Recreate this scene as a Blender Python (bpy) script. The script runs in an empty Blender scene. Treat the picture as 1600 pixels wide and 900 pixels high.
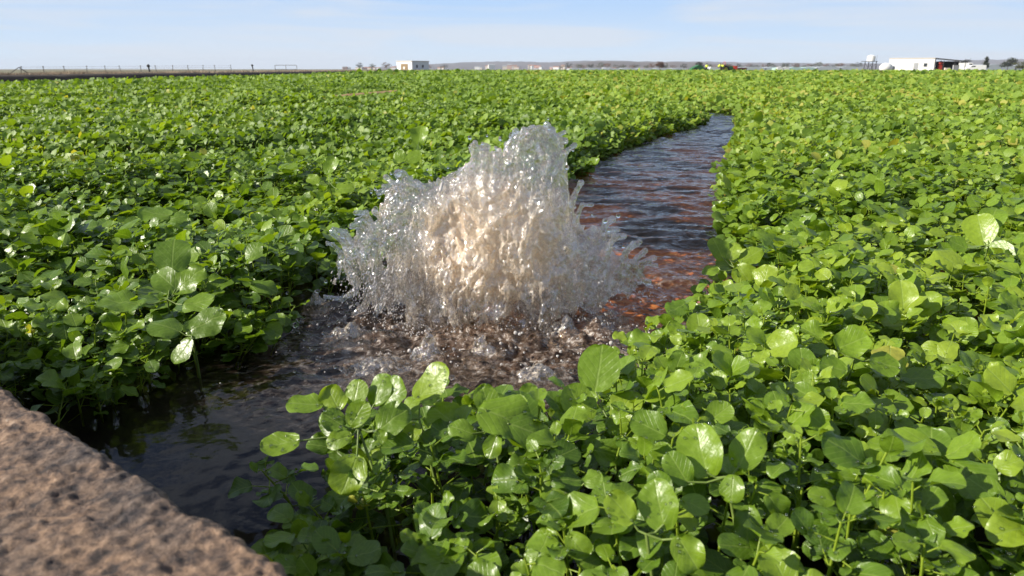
import bpy, bmesh, math
import numpy as np
from mathutils import Vector, Matrix

R = math.radians
rng = np.random.default_rng(11)
SC = bpy.context.scene
COL = SC.collection

# ------------------------------------------------------------------ camera model (24.9 mm on 36 mm, tilted down)
FPX, CH = 1105.0, 0.60
PITCH = math.atan(342 / FPX)

def ray(px, py):
    a = (px - 800) / FPX; b = -(py - 450) / FPX
    return np.array([a, math.cos(PITCH) + b * math.sin(PITCH), -math.sin(PITCH) + b * math.cos(PITCH)])

def at_z(px, py, z):
    d = ray(px, py); t = (z - CH) / d[2]
    return np.array([0, 0, CH]) + t * d

def at_y(px, py, y):
    d = ray(px, py)
    return np.array([0, 0, CH]) + d * (y / d[1])

# ------------------------------------------------------------------ noise
_perm = np.random.default_rng(5).permutation(256).astype(np.int64)
_perm = np.concatenate([_perm, _perm, _perm])
_g = np.random.default_rng(6).normal(size=(256, 3)); _g /= np.linalg.norm(_g, axis=1)[:, None]
_g = _g.astype(np.float32)

def noise3(x, y, z=0.0):
    x, y, z = np.broadcast_arrays(np.asarray(x, np.float32), np.asarray(y, np.float32), np.asarray(z, np.float32))
    xi = np.floor(x).astype(np.int64); yi = np.floor(y).astype(np.int64); zi = np.floor(z).astype(np.int64)
    xf = (x - xi).astype(np.float32); yf = (y - yi).astype(np.float32); zf = (z - zi).astype(np.float32)
    u = xf*xf*xf*(xf*(xf*6-15)+10); v = yf*yf*yf*(yf*(yf*6-15)+10); w = zf*zf*zf*(zf*(zf*6-15)+10)
    out = np.zeros(x.shape, np.float32)
    for dx in (0, 1):
        wx = u if dx else 1-u
        px_ = _perm[(xi+dx) & 255]
        for dy in (0, 1):
            wy = v if dy else 1-v
            pxy = _perm[px_ + ((yi+dy) & 255)]
            for dz in (0, 1):
                wz = w if dz else 1-w
                h = _perm[pxy + ((zi+dz) & 255)]
                g = _g[h]
                out += wx*wy*wz*(g[..., 0]*(xf-dx)+g[..., 1]*(yf-dy)+g[..., 2]*(zf-dz))
    return out * 1.5

def fbm(x, y, z=0.0, o=4, gain=.5):
    s = 0; a = 1.0; f = 1.0
    for i in range(o):
        s = s + a*noise3(x*f+17.3*i, y*f-9.1*i, np.asarray(z)*f+3.7*i); a *= gain; f *= 2.03
    return s

def ss(a, b, x):
    t = np.clip((x-a)/(b-a), 0, 1); return t*t*(3-2*t)

# ------------------------------------------------------------------ mesh helpers
def mesh_arrays(name, verts, loops, sizes, mat=None, parent=None, smooth=True, uv=None, attrs=None, link=True):
    me = bpy.data.meshes.new(name)
    verts = np.ascontiguousarray(verts, np.float32); loops = np.ascontiguousarray(loops, np.int32)
    sizes = np.ascontiguousarray(sizes, np.int32)
    me.vertices.add(len(verts)); me.vertices.foreach_set('co', verts.ravel())
    me.loops.add(len(loops)); me.loops.foreach_set('vertex_index', loops)
    me.polygons.add(len(sizes))
    st = np.zeros(len(sizes), np.int32); st[1:] = np.cumsum(sizes)[:-1]
    me.polygons.foreach_set('loop_start', st)
    me.polygons.foreach_set('use_smooth', np.full(len(sizes), smooth))
    me.update(calc_edges=True)
    if attrs:
        for k, v in attrs.items():
            v = np.asarray(v, np.float32)
            if v.ndim == 1:
                a = me.attributes.new(k, 'FLOAT', 'POINT'); a.data.foreach_set('value', np.ascontiguousarray(v))
            else:
                a = me.attributes.new(k, 'FLOAT_VECTOR', 'POINT'); a.data.foreach_set('vector', np.ascontiguousarray(v).ravel())
    if mat: me.materials.append(mat)
    o = bpy.data.objects.new(name, me)
    if link: COL.objects.link(o)
    if parent: o.parent = parent
    return o

def tag(o, label=None, cat=None, group=None, kind=None):
    if label: o['label'] = label
    if cat: o['category'] = cat
    if group: o['group'] = group
    if kind: o['kind'] = kind
    return o

def empty(name, loc, rz=0):
    o = bpy.data.objects.new(name, None); COL.objects.link(o)
    o.location = loc; o.rotation_euler = (0, 0, rz); o.empty_display_size = .1
    return o

def bm_obj(name, bm, mat, parent=None, smooth=False, loc=None):
    me = bpy.data.meshes.new(name)
    bmesh.ops.recalc_face_normals(bm, faces=bm.faces)
    bm.to_mesh(me); bm.free()
    if smooth: me.polygons.foreach_set('use_smooth', [True]*len(me.polygons))
    me.materials.append(mat)
    o = bpy.data.objects.new(name, me); COL.objects.link(o)
    if parent: o.parent = parent
    if loc is not None: o.location = loc
    return o

def bx(bm, x0, x1, y0, y1, z0, z1):
    vs = [bm.verts.new(p) for p in ((x0,y0,z0),(x1,y0,z0),(x1,y1,z0),(x0,y1,z0),(x0,y0,z1),(x1,y0,z1),(x1,y1,z1),(x0,y1,z1))]
    for f in ((0,3,2,1),(4,5,6,7),(0,1,5,4),(1,2,6,5),(2,3,7,6),(3,0,4,7)): bm.faces.new([vs[i] for i in f])
    return vs

def prism(bm, prof, y0, y1):
    a = [bm.verts.new((x, y0, z)) for x, z in prof]; b = [bm.verts.new((x, y1, z)) for x, z in prof]
    n = len(prof); bm.faces.new(a); bm.faces.new(b[::-1])
    for i in range(n): bm.faces.new([a[i], b[i], b[(i+1) % n], a[(i+1) % n]])

def bar(bm, p, q, r0, r1=None, n=8):
    r1 = r0 if r1 is None else r1
    p = Vector(p); q = Vector(q); d = q-p
    M = Matrix.Translation((p+q)/2) @ d.to_track_quat('Z', 'Y').to_matrix().to_4x4()
    bmesh.ops.create_cone(bm, cap_ends=True, segments=n, radius1=r0, radius2=r1, depth=d.length, matrix=M)

def ball(bm, c, r, sub=2, sc=(1, 1, 1)):
    M = Matrix.Translation(c) @ Matrix.Diagonal((*sc, 1))
    bmesh.ops.create_icosphere(bm, subdivisions=sub, radius=r, matrix=M)

# ------------------------------------------------------------------ materials
def newmat(name):
    m = bpy.data.materials.new(name); m.use_nodes = True
    nt = m.node_tree; nt.nodes.clear()
    out = nt.nodes.new('ShaderNodeOutputMaterial')
    def N(t, **k):
        n = nt.nodes.new(t)
        for a, b in k.items():
            if hasattr(n, a): setattr(n, a, b)
            else: n.inputs[a].default_value = b
        return n
    L = nt.links.new
    return m, nt, out, N, L

def ramp(N, stops, interp='LINEAR'):
    r = N('ShaderNodeValToRGB'); e = r.color_ramp.elements; r.color_ramp.interpolation = interp
    while len(e) < len(stops): e.new(.5)
    for i, (p, c) in enumerate(stops):
        e[i].position = p; e[i].color = (*c, 1) if len(c) == 3 else c
    return r

def simple(name, c, rough=.7, var=.25, scale=3.0, metal=0, spec=.4, c2=None):
    m, nt, out, N, L = newmat(name)
    t = N('ShaderNodeTexCoord'); n = N('ShaderNodeTexNoise'); n.inputs['Scale'].default_value = scale; n.inputs['Detail'].default_value = 5
    L(t.outputs['Object'], n.inputs['Vector'])
    c2 = c2 or tuple(v*(1-var) for v in c)
    r = ramp(N, [(.35, c2), (.65, c)]); L(n.outputs['Fac'], r.inputs['Fac'])
    p = N('ShaderNodeBsdfPrincipled'); L(r.outputs['Color'], p.inputs['Base Color'])
    p.inputs['Roughness'].default_value = rough; p.inputs['Metallic'].default_value = metal
    p.inputs['Specular IOR Level'].default_value = spec
    L(p.outputs['BSDF'], out.inputs['Surface'])
    return m

def leaf_material():
    m, nt, out, N, L = newmat('leaf_green')
    at = N('ShaderNodeAttribute', attribute_name='tint'); luv = N('ShaderNodeAttribute', attribute_name='luv')
    sep = N('ShaderNodeSeparateXYZ'); L(luv.outputs['Vector'], sep.inputs[0])   # x across (-1..1), y along 0..1
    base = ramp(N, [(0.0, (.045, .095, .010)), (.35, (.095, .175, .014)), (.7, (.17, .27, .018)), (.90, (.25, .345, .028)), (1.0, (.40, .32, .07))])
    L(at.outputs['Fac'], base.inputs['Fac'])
    # veins: midrib + side veins, from the blade's own coordinates
    ab = N('ShaderNodeMath', operation='ABSOLUTE'); L(sep.outputs['X'], ab.inputs[0])
    mid = N('ShaderNodeMapRange'); mid.inputs['From Min'].default_value = 0.0; mid.inputs['From Max'].default_value = .07
    mid.inputs['To Min'].default_value = 1; mid.inputs['To Max'].default_value = 0; L(ab.outputs[0], mid.inputs['Value'])
    k = N('ShaderNodeMath', operation='MULTIPLY_ADD'); L(ab.outputs[0], k.inputs[0]); k.inputs[1].default_value = -.55; L(sep.outputs['Y'], k.inputs[2])
    k2 = N('ShaderNodeMath', operation='MULTIPLY'); L(k.outputs[0], k2.inputs[0]); k2.inputs[1].default_value = 34
    sn = N('ShaderNodeMath', operation='SINE'); L(k2.outputs[0], sn.inputs[0])
    pw = N('ShaderNodeMapRange'); pw.inputs['From Min'].default_value = .86; pw.inputs['From Max'].default_value = 1.0; L(sn.outputs[0], pw.inputs['Value'])
    vs = N('ShaderNodeMath', operation='MAXIMUM'); L(mid.outputs[0], vs.inputs[0])
    v5 = N('ShaderNodeMath', operation='MULTIPLY'); L(pw.outputs[0], v5.inputs[0]); v5.inputs[1].default_value = .45; L(v5.outputs[0], vs.inputs[1])
    nz = N('ShaderNodeTexNoise'); nz.inputs['Scale'].default_value = 160; nz.inputs['Detail'].default_value = 3
    geo = N('ShaderNodeNewGeometry'); L(geo.outputs['Position'], nz.inputs['Vector'])
    mv = N('ShaderNodeMix', data_type='RGBA', blend_type='MULTIPLY'); mv.inputs[0].default_value = .55
    rr = ramp(N, [(.3, (.72, .74, .7)), (.7, (1.15, 1.12, 1.1))]); L(nz.outputs['Fac'], rr.inputs['Fac'])
    L(base.outputs['Color'], mv.inputs[6]); L(rr.outputs['Color'], mv.inputs[7])
    mc = N('ShaderNodeMix', data_type='RGBA'); L(mv.outputs[2], mc.inputs[6]); mc.inputs[7].default_value = (.24, .33, .07, 1)
    vf = N('ShaderNodeMath', operation='MULTIPLY'); L(vs.outputs[0], vf.inputs[0]); vf.inputs[1].default_value = .6; L(vf.outputs[0], mc.inputs[0])
    nb_ = N('ShaderNodeTexNoise'); nb_.inputs['Scale'].default_value = 75; nb_.inputs['Detail'].default_value = 2; L(geo.outputs['Position'], nb_.inputs['Vector'])
    h0 = N('ShaderNodeMath', operation='MULTIPLY_ADD'); L(nb_.outputs['Fac'], h0.inputs[0]); h0.inputs[1].default_value = 3.5; L(nz.outputs['Fac'], h0.inputs[2])
    ht = N('ShaderNodeMath', operation='SUBTRACT'); L(h0.outputs[0], ht.inputs[0]); L(vs.outputs[0], ht.inputs[1])
    bp = N('ShaderNodeBump'); bp.inputs['Strength'].default_value = .35; bp.inputs['Distance'].default_value = .0012; L(ht.outputs[0], bp.inputs['Height'])
    p = N('ShaderNodeBsdfPrincipled'); L(mc.outputs[2], p.inputs['Base Color']); L(bp.outputs[0], p.inputs['Normal'])
    rg = N('ShaderNodeMapRange'); L(nz.outputs['Fac'], rg.inputs['Value']); rg.inputs['To Min'].default_value = .27; rg.inputs['To Max'].default_value = .45
    ra_ = N('ShaderNodeMath', operation='ADD'); L(rg.outputs[0], ra_.inputs[0]); L(sep.outputs['Z'], ra_.inputs[1]); L(ra_.outputs[0], p.inputs['Roughness']); p.inputs['Specular IOR Level'].default_value = .5
    tr = N('ShaderNodeBsdfTranslucent'); tc = N('ShaderNodeMix', data_type='RGBA', blend_type='MULTIPLY'); tc.inputs[0].default_value = 1
    L(mc.outputs[2], tc.inputs[6]); tc.inputs[7].default_value = (2.1, 2.0, .6, 1); L(tc.outputs[2], tr.inputs['Color'])
    ms = N('ShaderNodeMixShader'); ms.inputs[0].default_value = .24; L(p.outputs[0], ms.inputs[1]); L(tr.outputs[0], ms.inputs[2])
    ms.inputs[0].default_value = .30
    L(ms.outputs[0], out.inputs['Surface'])
    return m

LEAF = leaf_material()
STEM = simple('stem_green', (.17, .24, .05), .45, .3, 40)

# ------------------------------------------------------------------ leaf templates
def template(nl, nw, seed):
    r = np.random.default_rng(seed)
    t = (1-np.cos(np.linspace(0, math.pi, nl+1)))/2 if nl > 4 else np.linspace(0, 1, nl+1); s = np.linspace(-1, 1, nw+1)
    T, S = np.meshgrid(t, s, indexing='ij')
    fat = r.uniform(.80, 1.04); point = r.uniform(-.05, .22)
    c = r.uniform(.42, .5)
    w = np.sqrt(np.clip(1-((T-c)/np.where(T < c, c, 1-c))**2, 0, 1))
    w = w**(np.where(T < c, .8, .8+point))
    W = .5*fat*w*(1+.05*r.normal()*np.sin(T*9+r.uniform(0, 6))*np.sign(S))
    notch = r.uniform(.02, .12)*np.exp(-(T/.12)**2)*(np.abs(S))
    X = W*S; Y = T - notch*1.6 + r.uniform(-.05, .05)*np.sin(3*T)*S
    fold = r.uniform(-.25, .5); curl = r.uniform(-.5, .3)
    Z = fold*np.abs(X)**1.4 + curl*(T-.3)**2 + .05*r.normal()*np.sin(T*7+r.uniform(0, 6))*S**2 + .05*r.normal()*np.cos(T*11)*np.abs(S)**3*np.sign(S) + .022*r.normal()*np.sin(T*13+r.uniform(0, 6))*np.cos(S*4)
    Z += r.uniform(-.1, .1)*X
    V = np.stack([X, Y, Z], -1).reshape(-1, 3)
    UV = np.stack([X*2.0, T, S*0], -1).reshape(-1, 3)
    q = []
    for i in range(nl):
        for j in range(nw):
            a = i*(nw+1)+j; q.append((a, a+1, a+nw+2, a+nw+1))
    return V.astype(np.float32), np.array(q, np.int32), UV.astype(np.float32)

LODS = {0: [template(10, 8, 100+i) for i in range(14)], 1: [template(5, 4, 200+i) for i in range(12)],
        2: [template(3, 2, 300+i) for i in range(10)], 3: [template(2, 1, 400+i) for i in range(8)]}
for i, (V, q, U) in enumerate(LODS[3]):          # far leaves: a bent six-sided blade
    V2 = np.array([(-.25, .05, .02), (.25, .05, -.02), (-.46, .5, .05), (.46, .5, .0), (-.2, .95, -.02), (.22, .95, .02)], np.float32)
    LODS[3][i] = (V2 + np.random.default_rng(i).normal(0, .05, V2.shape).astype(np.float32), q, U)

def unit(v): return v/np.maximum(np.linalg.norm(v, axis=-1, keepdims=True), 1e-9)

def expand(P, Tip, Nrm, S, tint, lod):
    """leaf blades: base point, tip direction, normal, length, tint -> arrays"""
    Tip = unit(Tip); Xd = unit(np.cross(Tip, Nrm)); Nn = np.cross(Xd, Tip)
    # basis columns: X across, Y tip, Z normal
    Vs, Qs, Us, Ts = [], [], [], []; off = 0
    tem = LODS[lod]; pick = np.random.default_rng(len(P)+lod).integers(0, len(tem), len(P))
    for k, (V, q, U) in enumerate(tem):
        i = np.where(pick == k)[0]
        if not len(i): continue
        s = S[i][:, None, None]
        v = P[i][:, None, :] + s*(V[None, :, 0:1]*Xd[i][:, None, :] + V[None, :, 1:2]*Tip[i][:, None, :] + V[None, :, 2:3]*Nn[i][:, None, :])
        n = V.shape[0]
        Vs.append(v.reshape(-1, 3)); Qs.append((q[None] + (np.arange(len(i))*n)[:, None, None] + off).reshape(-1, 4))
        Us.append(np.tile(U, (len(i), 1))); Ts.append(np.repeat(tint[i], n)); off += n*len(i)
    if lod == 0:
        pass
    return np.concatenate(Vs), np.concatenate(Qs), np.concatenate(Us), np.concatenate(Ts)

def tubes(A, B, ra, rb, n=4):
    d = unit(B-A); up = np.where(np.abs(d[:, 2:3]) > .9, np.array([[1., 0, 0]]), np.array([[0, 0, 1.]]))
    x = unit(np.cross(d, up)); y = np.cross(d, x)
    an = np.arange(n)*2*math.pi/n
    ring = np.cos(an)[None, :, None]*x[:, None, :] + np.sin(an)[None, :, None]*y[:, None, :]
    v = np.concatenate([A[:, None, :]+ring*ra[:, None, None], B[:, None, :]+ring*rb[:, None, None]], 1)
    q = np.array([(i, (i+1) % n, n+(i+1) % n, n+i) for i in range(n)])
    Q = (q[None]+(np.arange(len(A))*2*n)[:, None, None]).reshape(-1, 4)
    return v.reshape(-1, 3), Q

# ------------------------------------------------------------------ the channel outline (plan view, metres)
far_bank = [at_z(*q, .02)[:2] for q in [(0, 600), (120, 636), (280, 596), (380, 530), (465, 500), (530, 450), (590, 396)]]
far_bank += [np.array([-.30, 2.75]), np.array([.02, 3.3])] + [at_z(*q, .02)[:2] for q in [(880, 282), (960, 237), (1040, 209), (1100, 193)]]
far_bank += [np.array([2.6, 9.6]), np.array([2.3, 11.2])]
near_bank = [np.array([2.75, 11.2]), np.array([3.0, 9.6])] + [at_z(*q, .1)[:2] for q in [(1156, 194), (1140, 240), (1142, 280), (1140, 335), (1215, 370), (1145, 388), (1142, 440), (1085, 490),
            (1030, 535), (985, 592), (860, 632), (700, 640), (600, 662), (470, 668), (435, 705), (505, 745), (480, 790), (405, 835), (440, 890)]]
near_bank += [np.array([-.20, .40]), np.array([-.9, .2])]
POLY = np.array(far_bank + near_bank + [np.array([-1.4, .9])])

def sdf_channel(x, y):
    """+ outside the channel (in the bed), - over open water"""
    p = np.stack([x, y], -1).astype(np.float32); best = np.full(x.shape, 1e9, np.float32); inside = np.zeros(x.shape, bool)
    n = len(POLY)
    for i in range(n):
        a = POLY[i]; b = POLY[(i+1) % n]; e = b-a
        t = np.clip(((p[..., 0]-a[0])*e[0]+(p[..., 1]-a[1])*e[1])/(e@e), 0, 1)
        dx = p[..., 0]-a[0]-t*e[0]; dy = p[..., 1]-a[1]-t*e[1]
        best = np.minimum(best, dx*dx+dy*dy)
        c = ((a[1] > p[..., 1]) != (b[1] > p[..., 1]))
        xi = (b[0]-a[0])*(p[..., 1]-a[1])/((b[1]-a[1]) if abs(b[1]-a[1]) > 1e-9 else 1e-9)+a[0]
        inside ^= (c & (p[..., 0] < xi))
    d = np.sqrt(best)
    return np.where(inside, -d, d)

# stone wall front edge line (plan): from at (x=-.5,y=.63) towards (-.14,.37)
WT = .29
wa = at_z(10, 600, WT)[:2]; wb = at_z(486, 900, WT)[:2]
wdir = (wb-wa)/np.linalg.norm(wb-wa); wn = np.array([-wdir[1], wdir[0]])   # points to the water side?
if wn[1] < 0: wn = -wn
def wall_side(x, y): return (x-wa[0])*wn[0]+(y-wa[1])*wn[1]                # + on the water side

# field edge on the left = foot of the earth bank
e0 = at_z(0, 131, .15)[:2]; e1 = at_z(400, 119.5, .15)[:2]
edir = (e1-e0)/np.linalg.norm(e1-e0); en = np.array([edir[1], -edir[0]])    # towards the field (right)
def field_side(x, y): return (x-e0[0])*en[0]+(y-e0[1])*en[1]
FIELD_END = 138.0

def canopy(x, y, sd=None):
    r = np.hypot(x, y)
    left = ss(.5, -1.5, x-.1*y)
    h = .150 + .030*noise3(x*1.1+5, y*1.1) + .048*noise3(x*2.4, y*2.4+8) + .020*noise3(x*6.5, y*6.5)
    h = h*(.66+.34*ss(.14, .42, wall_side(x, y)))
    h = h - left*.085*ss(-.05, .4, noise3(x*.45+3, y*.8+1)) * ss(1.5, 3, r)
    h = h + .03*ss(10, 30, r)*noise3(x*.25, y*.25)
    if sd is not None:
        h = h*(.52+.48*ss(0.0, .16, sd))
    return h

HAZE = .00011
SUN_AZ = R(103)    # measured from the view direction (+Y) towards the left
SUN_EL = R(29)
SUNV = np.array([-math.sin(SUN_AZ)*math.cos(SUN_EL), math.cos(SUN_AZ)*math.cos(SUN_EL), math.sin(SUN_EL)])

# ------------------------------------------------------------------ watercress beds
def scatter(r0, r1, dens, half=R(47), back=.7):
    """random plan points in a fan seen from behind the camera"""
    n = int(half*((r1+back)**2-(r0+back if r0 > 0 else 0)**2)*dens)
    rr = np.sqrt(rng.uniform((r0+back if r0 > 0 else 0)**2, (r1+back)**2, n)); th = rng.uniform(-half, half, n)
    x = rr*np.sin(th); y = rr*np.cos(th)-back
    return x, y

BED = {'V': [], 'Q': [], 'U': [], 'T': [], 'side': []}
def add_bed(V, Q, U, T, cx):
    BED['V'].append(V); BED['Q'].append(Q); BED['U'].append(U); BED['T'].append(T)

drop_sites = []
def left_of_channel(x, y):
    # centre line of the channel: x as a function of y
    yy = np.array([-1, .9, 1.5, 2.2, 3.5, 5, 7, 9, 11, 140]); xx = np.array([-.6, -.6, -.1, .1, .55, 1.1, 1.9, 2.6, 2.6, 2.6])
    return x < np.interp(y, yy, xx)

def build_sprigs(r0, r1, dens, lod, tube):
    x, y = scatter(r0, r1, dens)
    sd = sdf_channel(x, y); r = np.hypot(x, y)
    keep = (sd > -.01+(.075+.06*ss(2.5, 5, y))*np.clip(noise3(x*5, y*5, 9)*1.6, -.7, .9)) & (wall_side(x, y) > .02) & ~((r < .30)) & (y > -.4)
    x, y, sd = x[keep], y[keep], np.maximum(sd[keep], .004)
    n = len(x); hc = canopy(x, y, sd)
    top_h = hc*rng.uniform(.78, 1.13, n)
    near_cam = np.hypot(x, y) < .5
    top_h = np.where(near_cam, np.minimum(top_h, .16), top_h)
    # lean: random, and outwards over the water near the bank
    e = .01; gx = sdf_channel(x+e, y)-sd; gy = sdf_channel(x, y+e)-sd
    g = np.stack([gx, gy], -1); g /= np.maximum(np.linalg.norm(g, axis=1, keepdims=True), 1e-6)
    lean = rng.normal(0, .022, (n, 2)) - g*(.045*ss(.12, 0, sd))[:, None]
    base = np.stack([x, y, np.full(n, -.03)], -1)
    mid = base + np.concatenate([lean*.35, (top_h*.5+.015)[:, None]], 1)
    top = np.stack([x+lean[:, 0], y+lean[:, 1], top_h], -1)
    nl = (10 if lod == 0 else 9) if lod < 2 else 6
    az0 = rng.uniform(0, 6.28, n); size0 = np.exp(rng.normal(0, .27, n))*.0315
    size0 *= np.where(rng.random(n) < .07, 1.4, 1)
    size0 *= (1.0 if lod == 0 else 1.15)
    size0 = np.minimum(size0, .030+.03*ss(.5, .9, np.hypot(x, y)))
    Ps, Tips, Ns, Ss, Ti, PA = [], [], [], [], [], []
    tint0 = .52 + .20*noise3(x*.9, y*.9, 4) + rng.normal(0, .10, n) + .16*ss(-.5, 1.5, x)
    for k in range(nl):
        az = az0 + k*2.4 + rng.normal(0, .35, n)
        f = 1-(k/nl)**1.25*.75
        attach = mid + (top-mid)*np.clip((f-.5)*2, 0, 1)[..., None] if f > .5 else base+(mid-base)*(f*2)
        el = rng.normal(.55 if k < 3 else .25, .3, n)
        out = np.stack([np.cos(az)*np.cos(el), np.sin(az)*np.cos(el), np.sin(el)], -1)
        pl = (.008 + .022*min(1, k/3))*rng.uniform(.6, 1.4, n)
        p = attach + out*pl[:, None]
        tl = rng.normal(.18, .42, n) if k else rng.normal(.6, .35, n)
        tip = np.stack([np.cos(az)*np.cos(tl), np.sin(az)*np.cos(tl), np.sin(tl)], -1)
        nr = np.stack([-.25*np.cos(az)+.0, -.25*np.sin(az), np.ones(n)], -1) + rng.normal(0, .28, (n, 3)) + SUNV*.35 + np.array([0, -.18, 0])
        s = size0*rng.uniform(.75, 1.25, n)*(.62 if k == 0 else (1.0 if k < 5 else .85))
        PA.append((attach, p)); Ps.append(p); Tips.append(tip); Ns.append(nr); Ss.append(s)
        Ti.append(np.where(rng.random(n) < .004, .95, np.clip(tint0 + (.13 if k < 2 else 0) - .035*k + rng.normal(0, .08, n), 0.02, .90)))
        if lod < 2 and k in (2, 3, 4):        # side leaflets on the petiole
            for sg in (-1, 1):
                q = attach+out*pl[:, None]*.75; a2 = az+sg*1.25
                t2 = np.stack([np.cos(a2), np.sin(a2), rng.normal(.15, .2, n)], -1)
                Ps.append(q); Tips.append(t2); Ns.append(nr+rng.normal(0, .15, (n, 3))); Ss.append(s*.5); Ti.append(Ti[-1])
    P = np.concatenate(Ps); T = np.concatenate(Tips); Nn = np.concatenate(Ns); S = np.concatenate(Ss); I = np.concatenate(Ti)
    ok = P[:, 2] > .004
    P, T, Nn, S, I = P[ok], T[ok], Nn[ok], S[ok], I[ok]
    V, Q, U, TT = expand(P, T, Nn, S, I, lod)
    if lod == 0: drop_sites.append((V, Q))
    BED['V'].append(V); BED['Q'].append(Q); BED['U'].append(U); BED['T'].append(TT)
    if tube:
        A = [base, mid]; B = [mid, top]; ra = [np.full(n, .0021), np.full(n, .0018)]; rb = [np.full(n, .0018), np.full(n, .0012)]
        for a, b in PA: A.append(a); B.append(b); ra.append(np.full(n, .0009)); rb.append(np.full(n, .0007))
        v, q = tubes(np.concatenate(A), np.concatenate(B), np.concatenate(ra), np.concatenate(rb), 5 if lod == 0 else 3)
        BED['V'].append(v); BED['Q'].append(q); BED['U'].append(np.tile(np.array([[.9, .37, 0]], np.float32), (len(v), 1))); BED['T'].append(np.full(len(v), .9, np.float32))

def build_loose(r0, r1, dens, lod, scale, half=R(45)):
    x, y = scatter(r0, r1, dens, half)
    sd = sdf_channel(x, y)
    strip = (np.abs(x-np.interp(y, [12.6, 16.9], [-3.15, -2.2])) < .30+.2*noise3(x*2, y*2)) & (y > 12.2) & (y < 17.4)
    keep = (sd > .01+.12*noise3(x*3, y*3, 9)) & (field_side(x, y) > 0) & (y < FIELD_END+1.5*noise3(x*.2, y*0)) & ~strip
    x, y, sd = x[keep], y[keep], sd[keep]; n = len(x)
    h = canopy(x, y, sd)
    z = h - np.abs(rng.normal(0, .022, n))*scale**.5 + rng.normal(0, .008, n)
    nb = sd < .15
    z = np.where(nb, h*rng.uniform(.1, 1, n), z)
    az = rng.uniform(0, 6.28, n); tl = rng.normal(.3, .5, n)
    tip = np.stack([np.cos(az)*np.cos(tl), np.sin(az)*np.cos(tl), np.sin(tl)], -1)
    nr = np.stack([0*x, 0*x, np.ones(n)], -1) + rng.normal(0, .38, (n, 3)) + SUNV*.35 + np.array([0, -.3, 0])
    S = np.exp(rng.normal(0, .25, n))*.044*scale
    I = np.clip(.56 + .2*noise3(x*.9, y*.9, 4) + .12*noise3(x*.12, y*.12, 2) + rng.normal(0, .15, n) + .14*ss(-.5, 1.5, x), .02, .96)
    V, Q, U, TT = expand(np.stack([x, y, z], -1), tip, nr, S, I, lod)
    U = U.copy(); U[:, 2] = .16 if lod == 2 else .3
    BED['V'].append(V); BED['Q'].append(Q); BED['U'].append(U); BED['T'].append(TT)

DENS = 1.0
build_sprigs(0, 1.7, 400*DENS, 0, True)
build_sprigs(1.7, 4.2, 310*DENS, 1, True)
build_loose(4.2, 10, 2200*DENS, 2, 1.0)
build_loose(10, 24, 700*DENS, 3, 1.5)
build_loose(24, 60, 90*DENS, 3, 3.0)
build_loose(60, 140, 14*DENS, 3, 6.5, R(40))

def flush_bed():
    Vl, Ql, off = [], [], 0
    for V, Q in zip(BED['V'], BED['Q']):
        Vl.append(V); Ql.append(Q+off); off += len(V)
    V = np.concatenate(Vl); Q = np.concatenate(Ql); U = np.concatenate(BED['U']); T = np.concatenate(BED['T'])
    c = V[Q].mean(1); L = left_of_channel(c[:, 0], c[:, 1])
    for nm, m, lab in (('watercress_bed', L, 'dense bright green watercress covering the field between the earth bank and the open channel'),
                       ('watercress_bed', ~L, 'dense bright green watercress covering the field right of the open channel, running to the white shed')):
        q = Q[m]; used = np.unique(q); mp = np.zeros(len(V), np.int64); mp[used] = np.arange(len(used))
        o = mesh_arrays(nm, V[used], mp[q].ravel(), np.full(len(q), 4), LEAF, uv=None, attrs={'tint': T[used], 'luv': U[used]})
        tag(o, lab, 'watercress', kind='stuff')
flush_bed()

# water drops lying on the nearest leaves
def ico(sub):
    bm = bmesh.new(); bmesh.ops.create_icosphere(bm, subdivisions=sub, radius=1)
    V = np.array([v.co[:] for v in bm.verts]); F = np.array([[v.index for v in f.verts] for f in bm.faces]); bm.free(); return V, F
IV1, IF1 = ico(1); IV2, IF2 = ico(2); IV3, IF3 = ico(3)

def balls(C, Rr, axes=None, stretch=None, iv=IV1, jf=IF1):
    n = len(C)
    if axes is None: v = C[:, None, :]+iv[None]*Rr[:, None, None]
    else:
        a = unit(axes); up = np.where(np.abs(a[:, 2:3]) > .9, np.array([[1., 0, 0]]), np.array([[0, 0, 1.]]))
        x = unit(np.cross(a, up)); y = np.cross(a, x)
        v = C[:, None, :]+Rr[:, None, None]*(iv[None, :, 0:1]*x[:, None]+iv[None, :, 1:2]*y[:, None]+iv[None, :, 2:3]*a[:, None]*stretch[:, None, None])
    F = (jf[None]+(np.arange(n)*len(iv))[:, None, None]).reshape(-1, 3)
    return v.reshape(-1, 3), F

def water_drop_mat():
    m, nt, out, N, L = newmat('clear_drop')
    g = N('ShaderNodeBsdfGlass'); g.inputs['Roughness'].default_value = .0; g.inputs['IOR'].default_value = 1.33
    t = N('ShaderNodeBsdfTransparent'); ms = N('ShaderNodeMixShader'); ms.inputs[0].default_value = .0
    L(g.outputs[0], ms.inputs[1]); L(t.outputs[0], ms.inputs[2]); L(ms.outputs[0], out.inputs['Surface'])
    return m
DROP = water_drop_mat()
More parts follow.
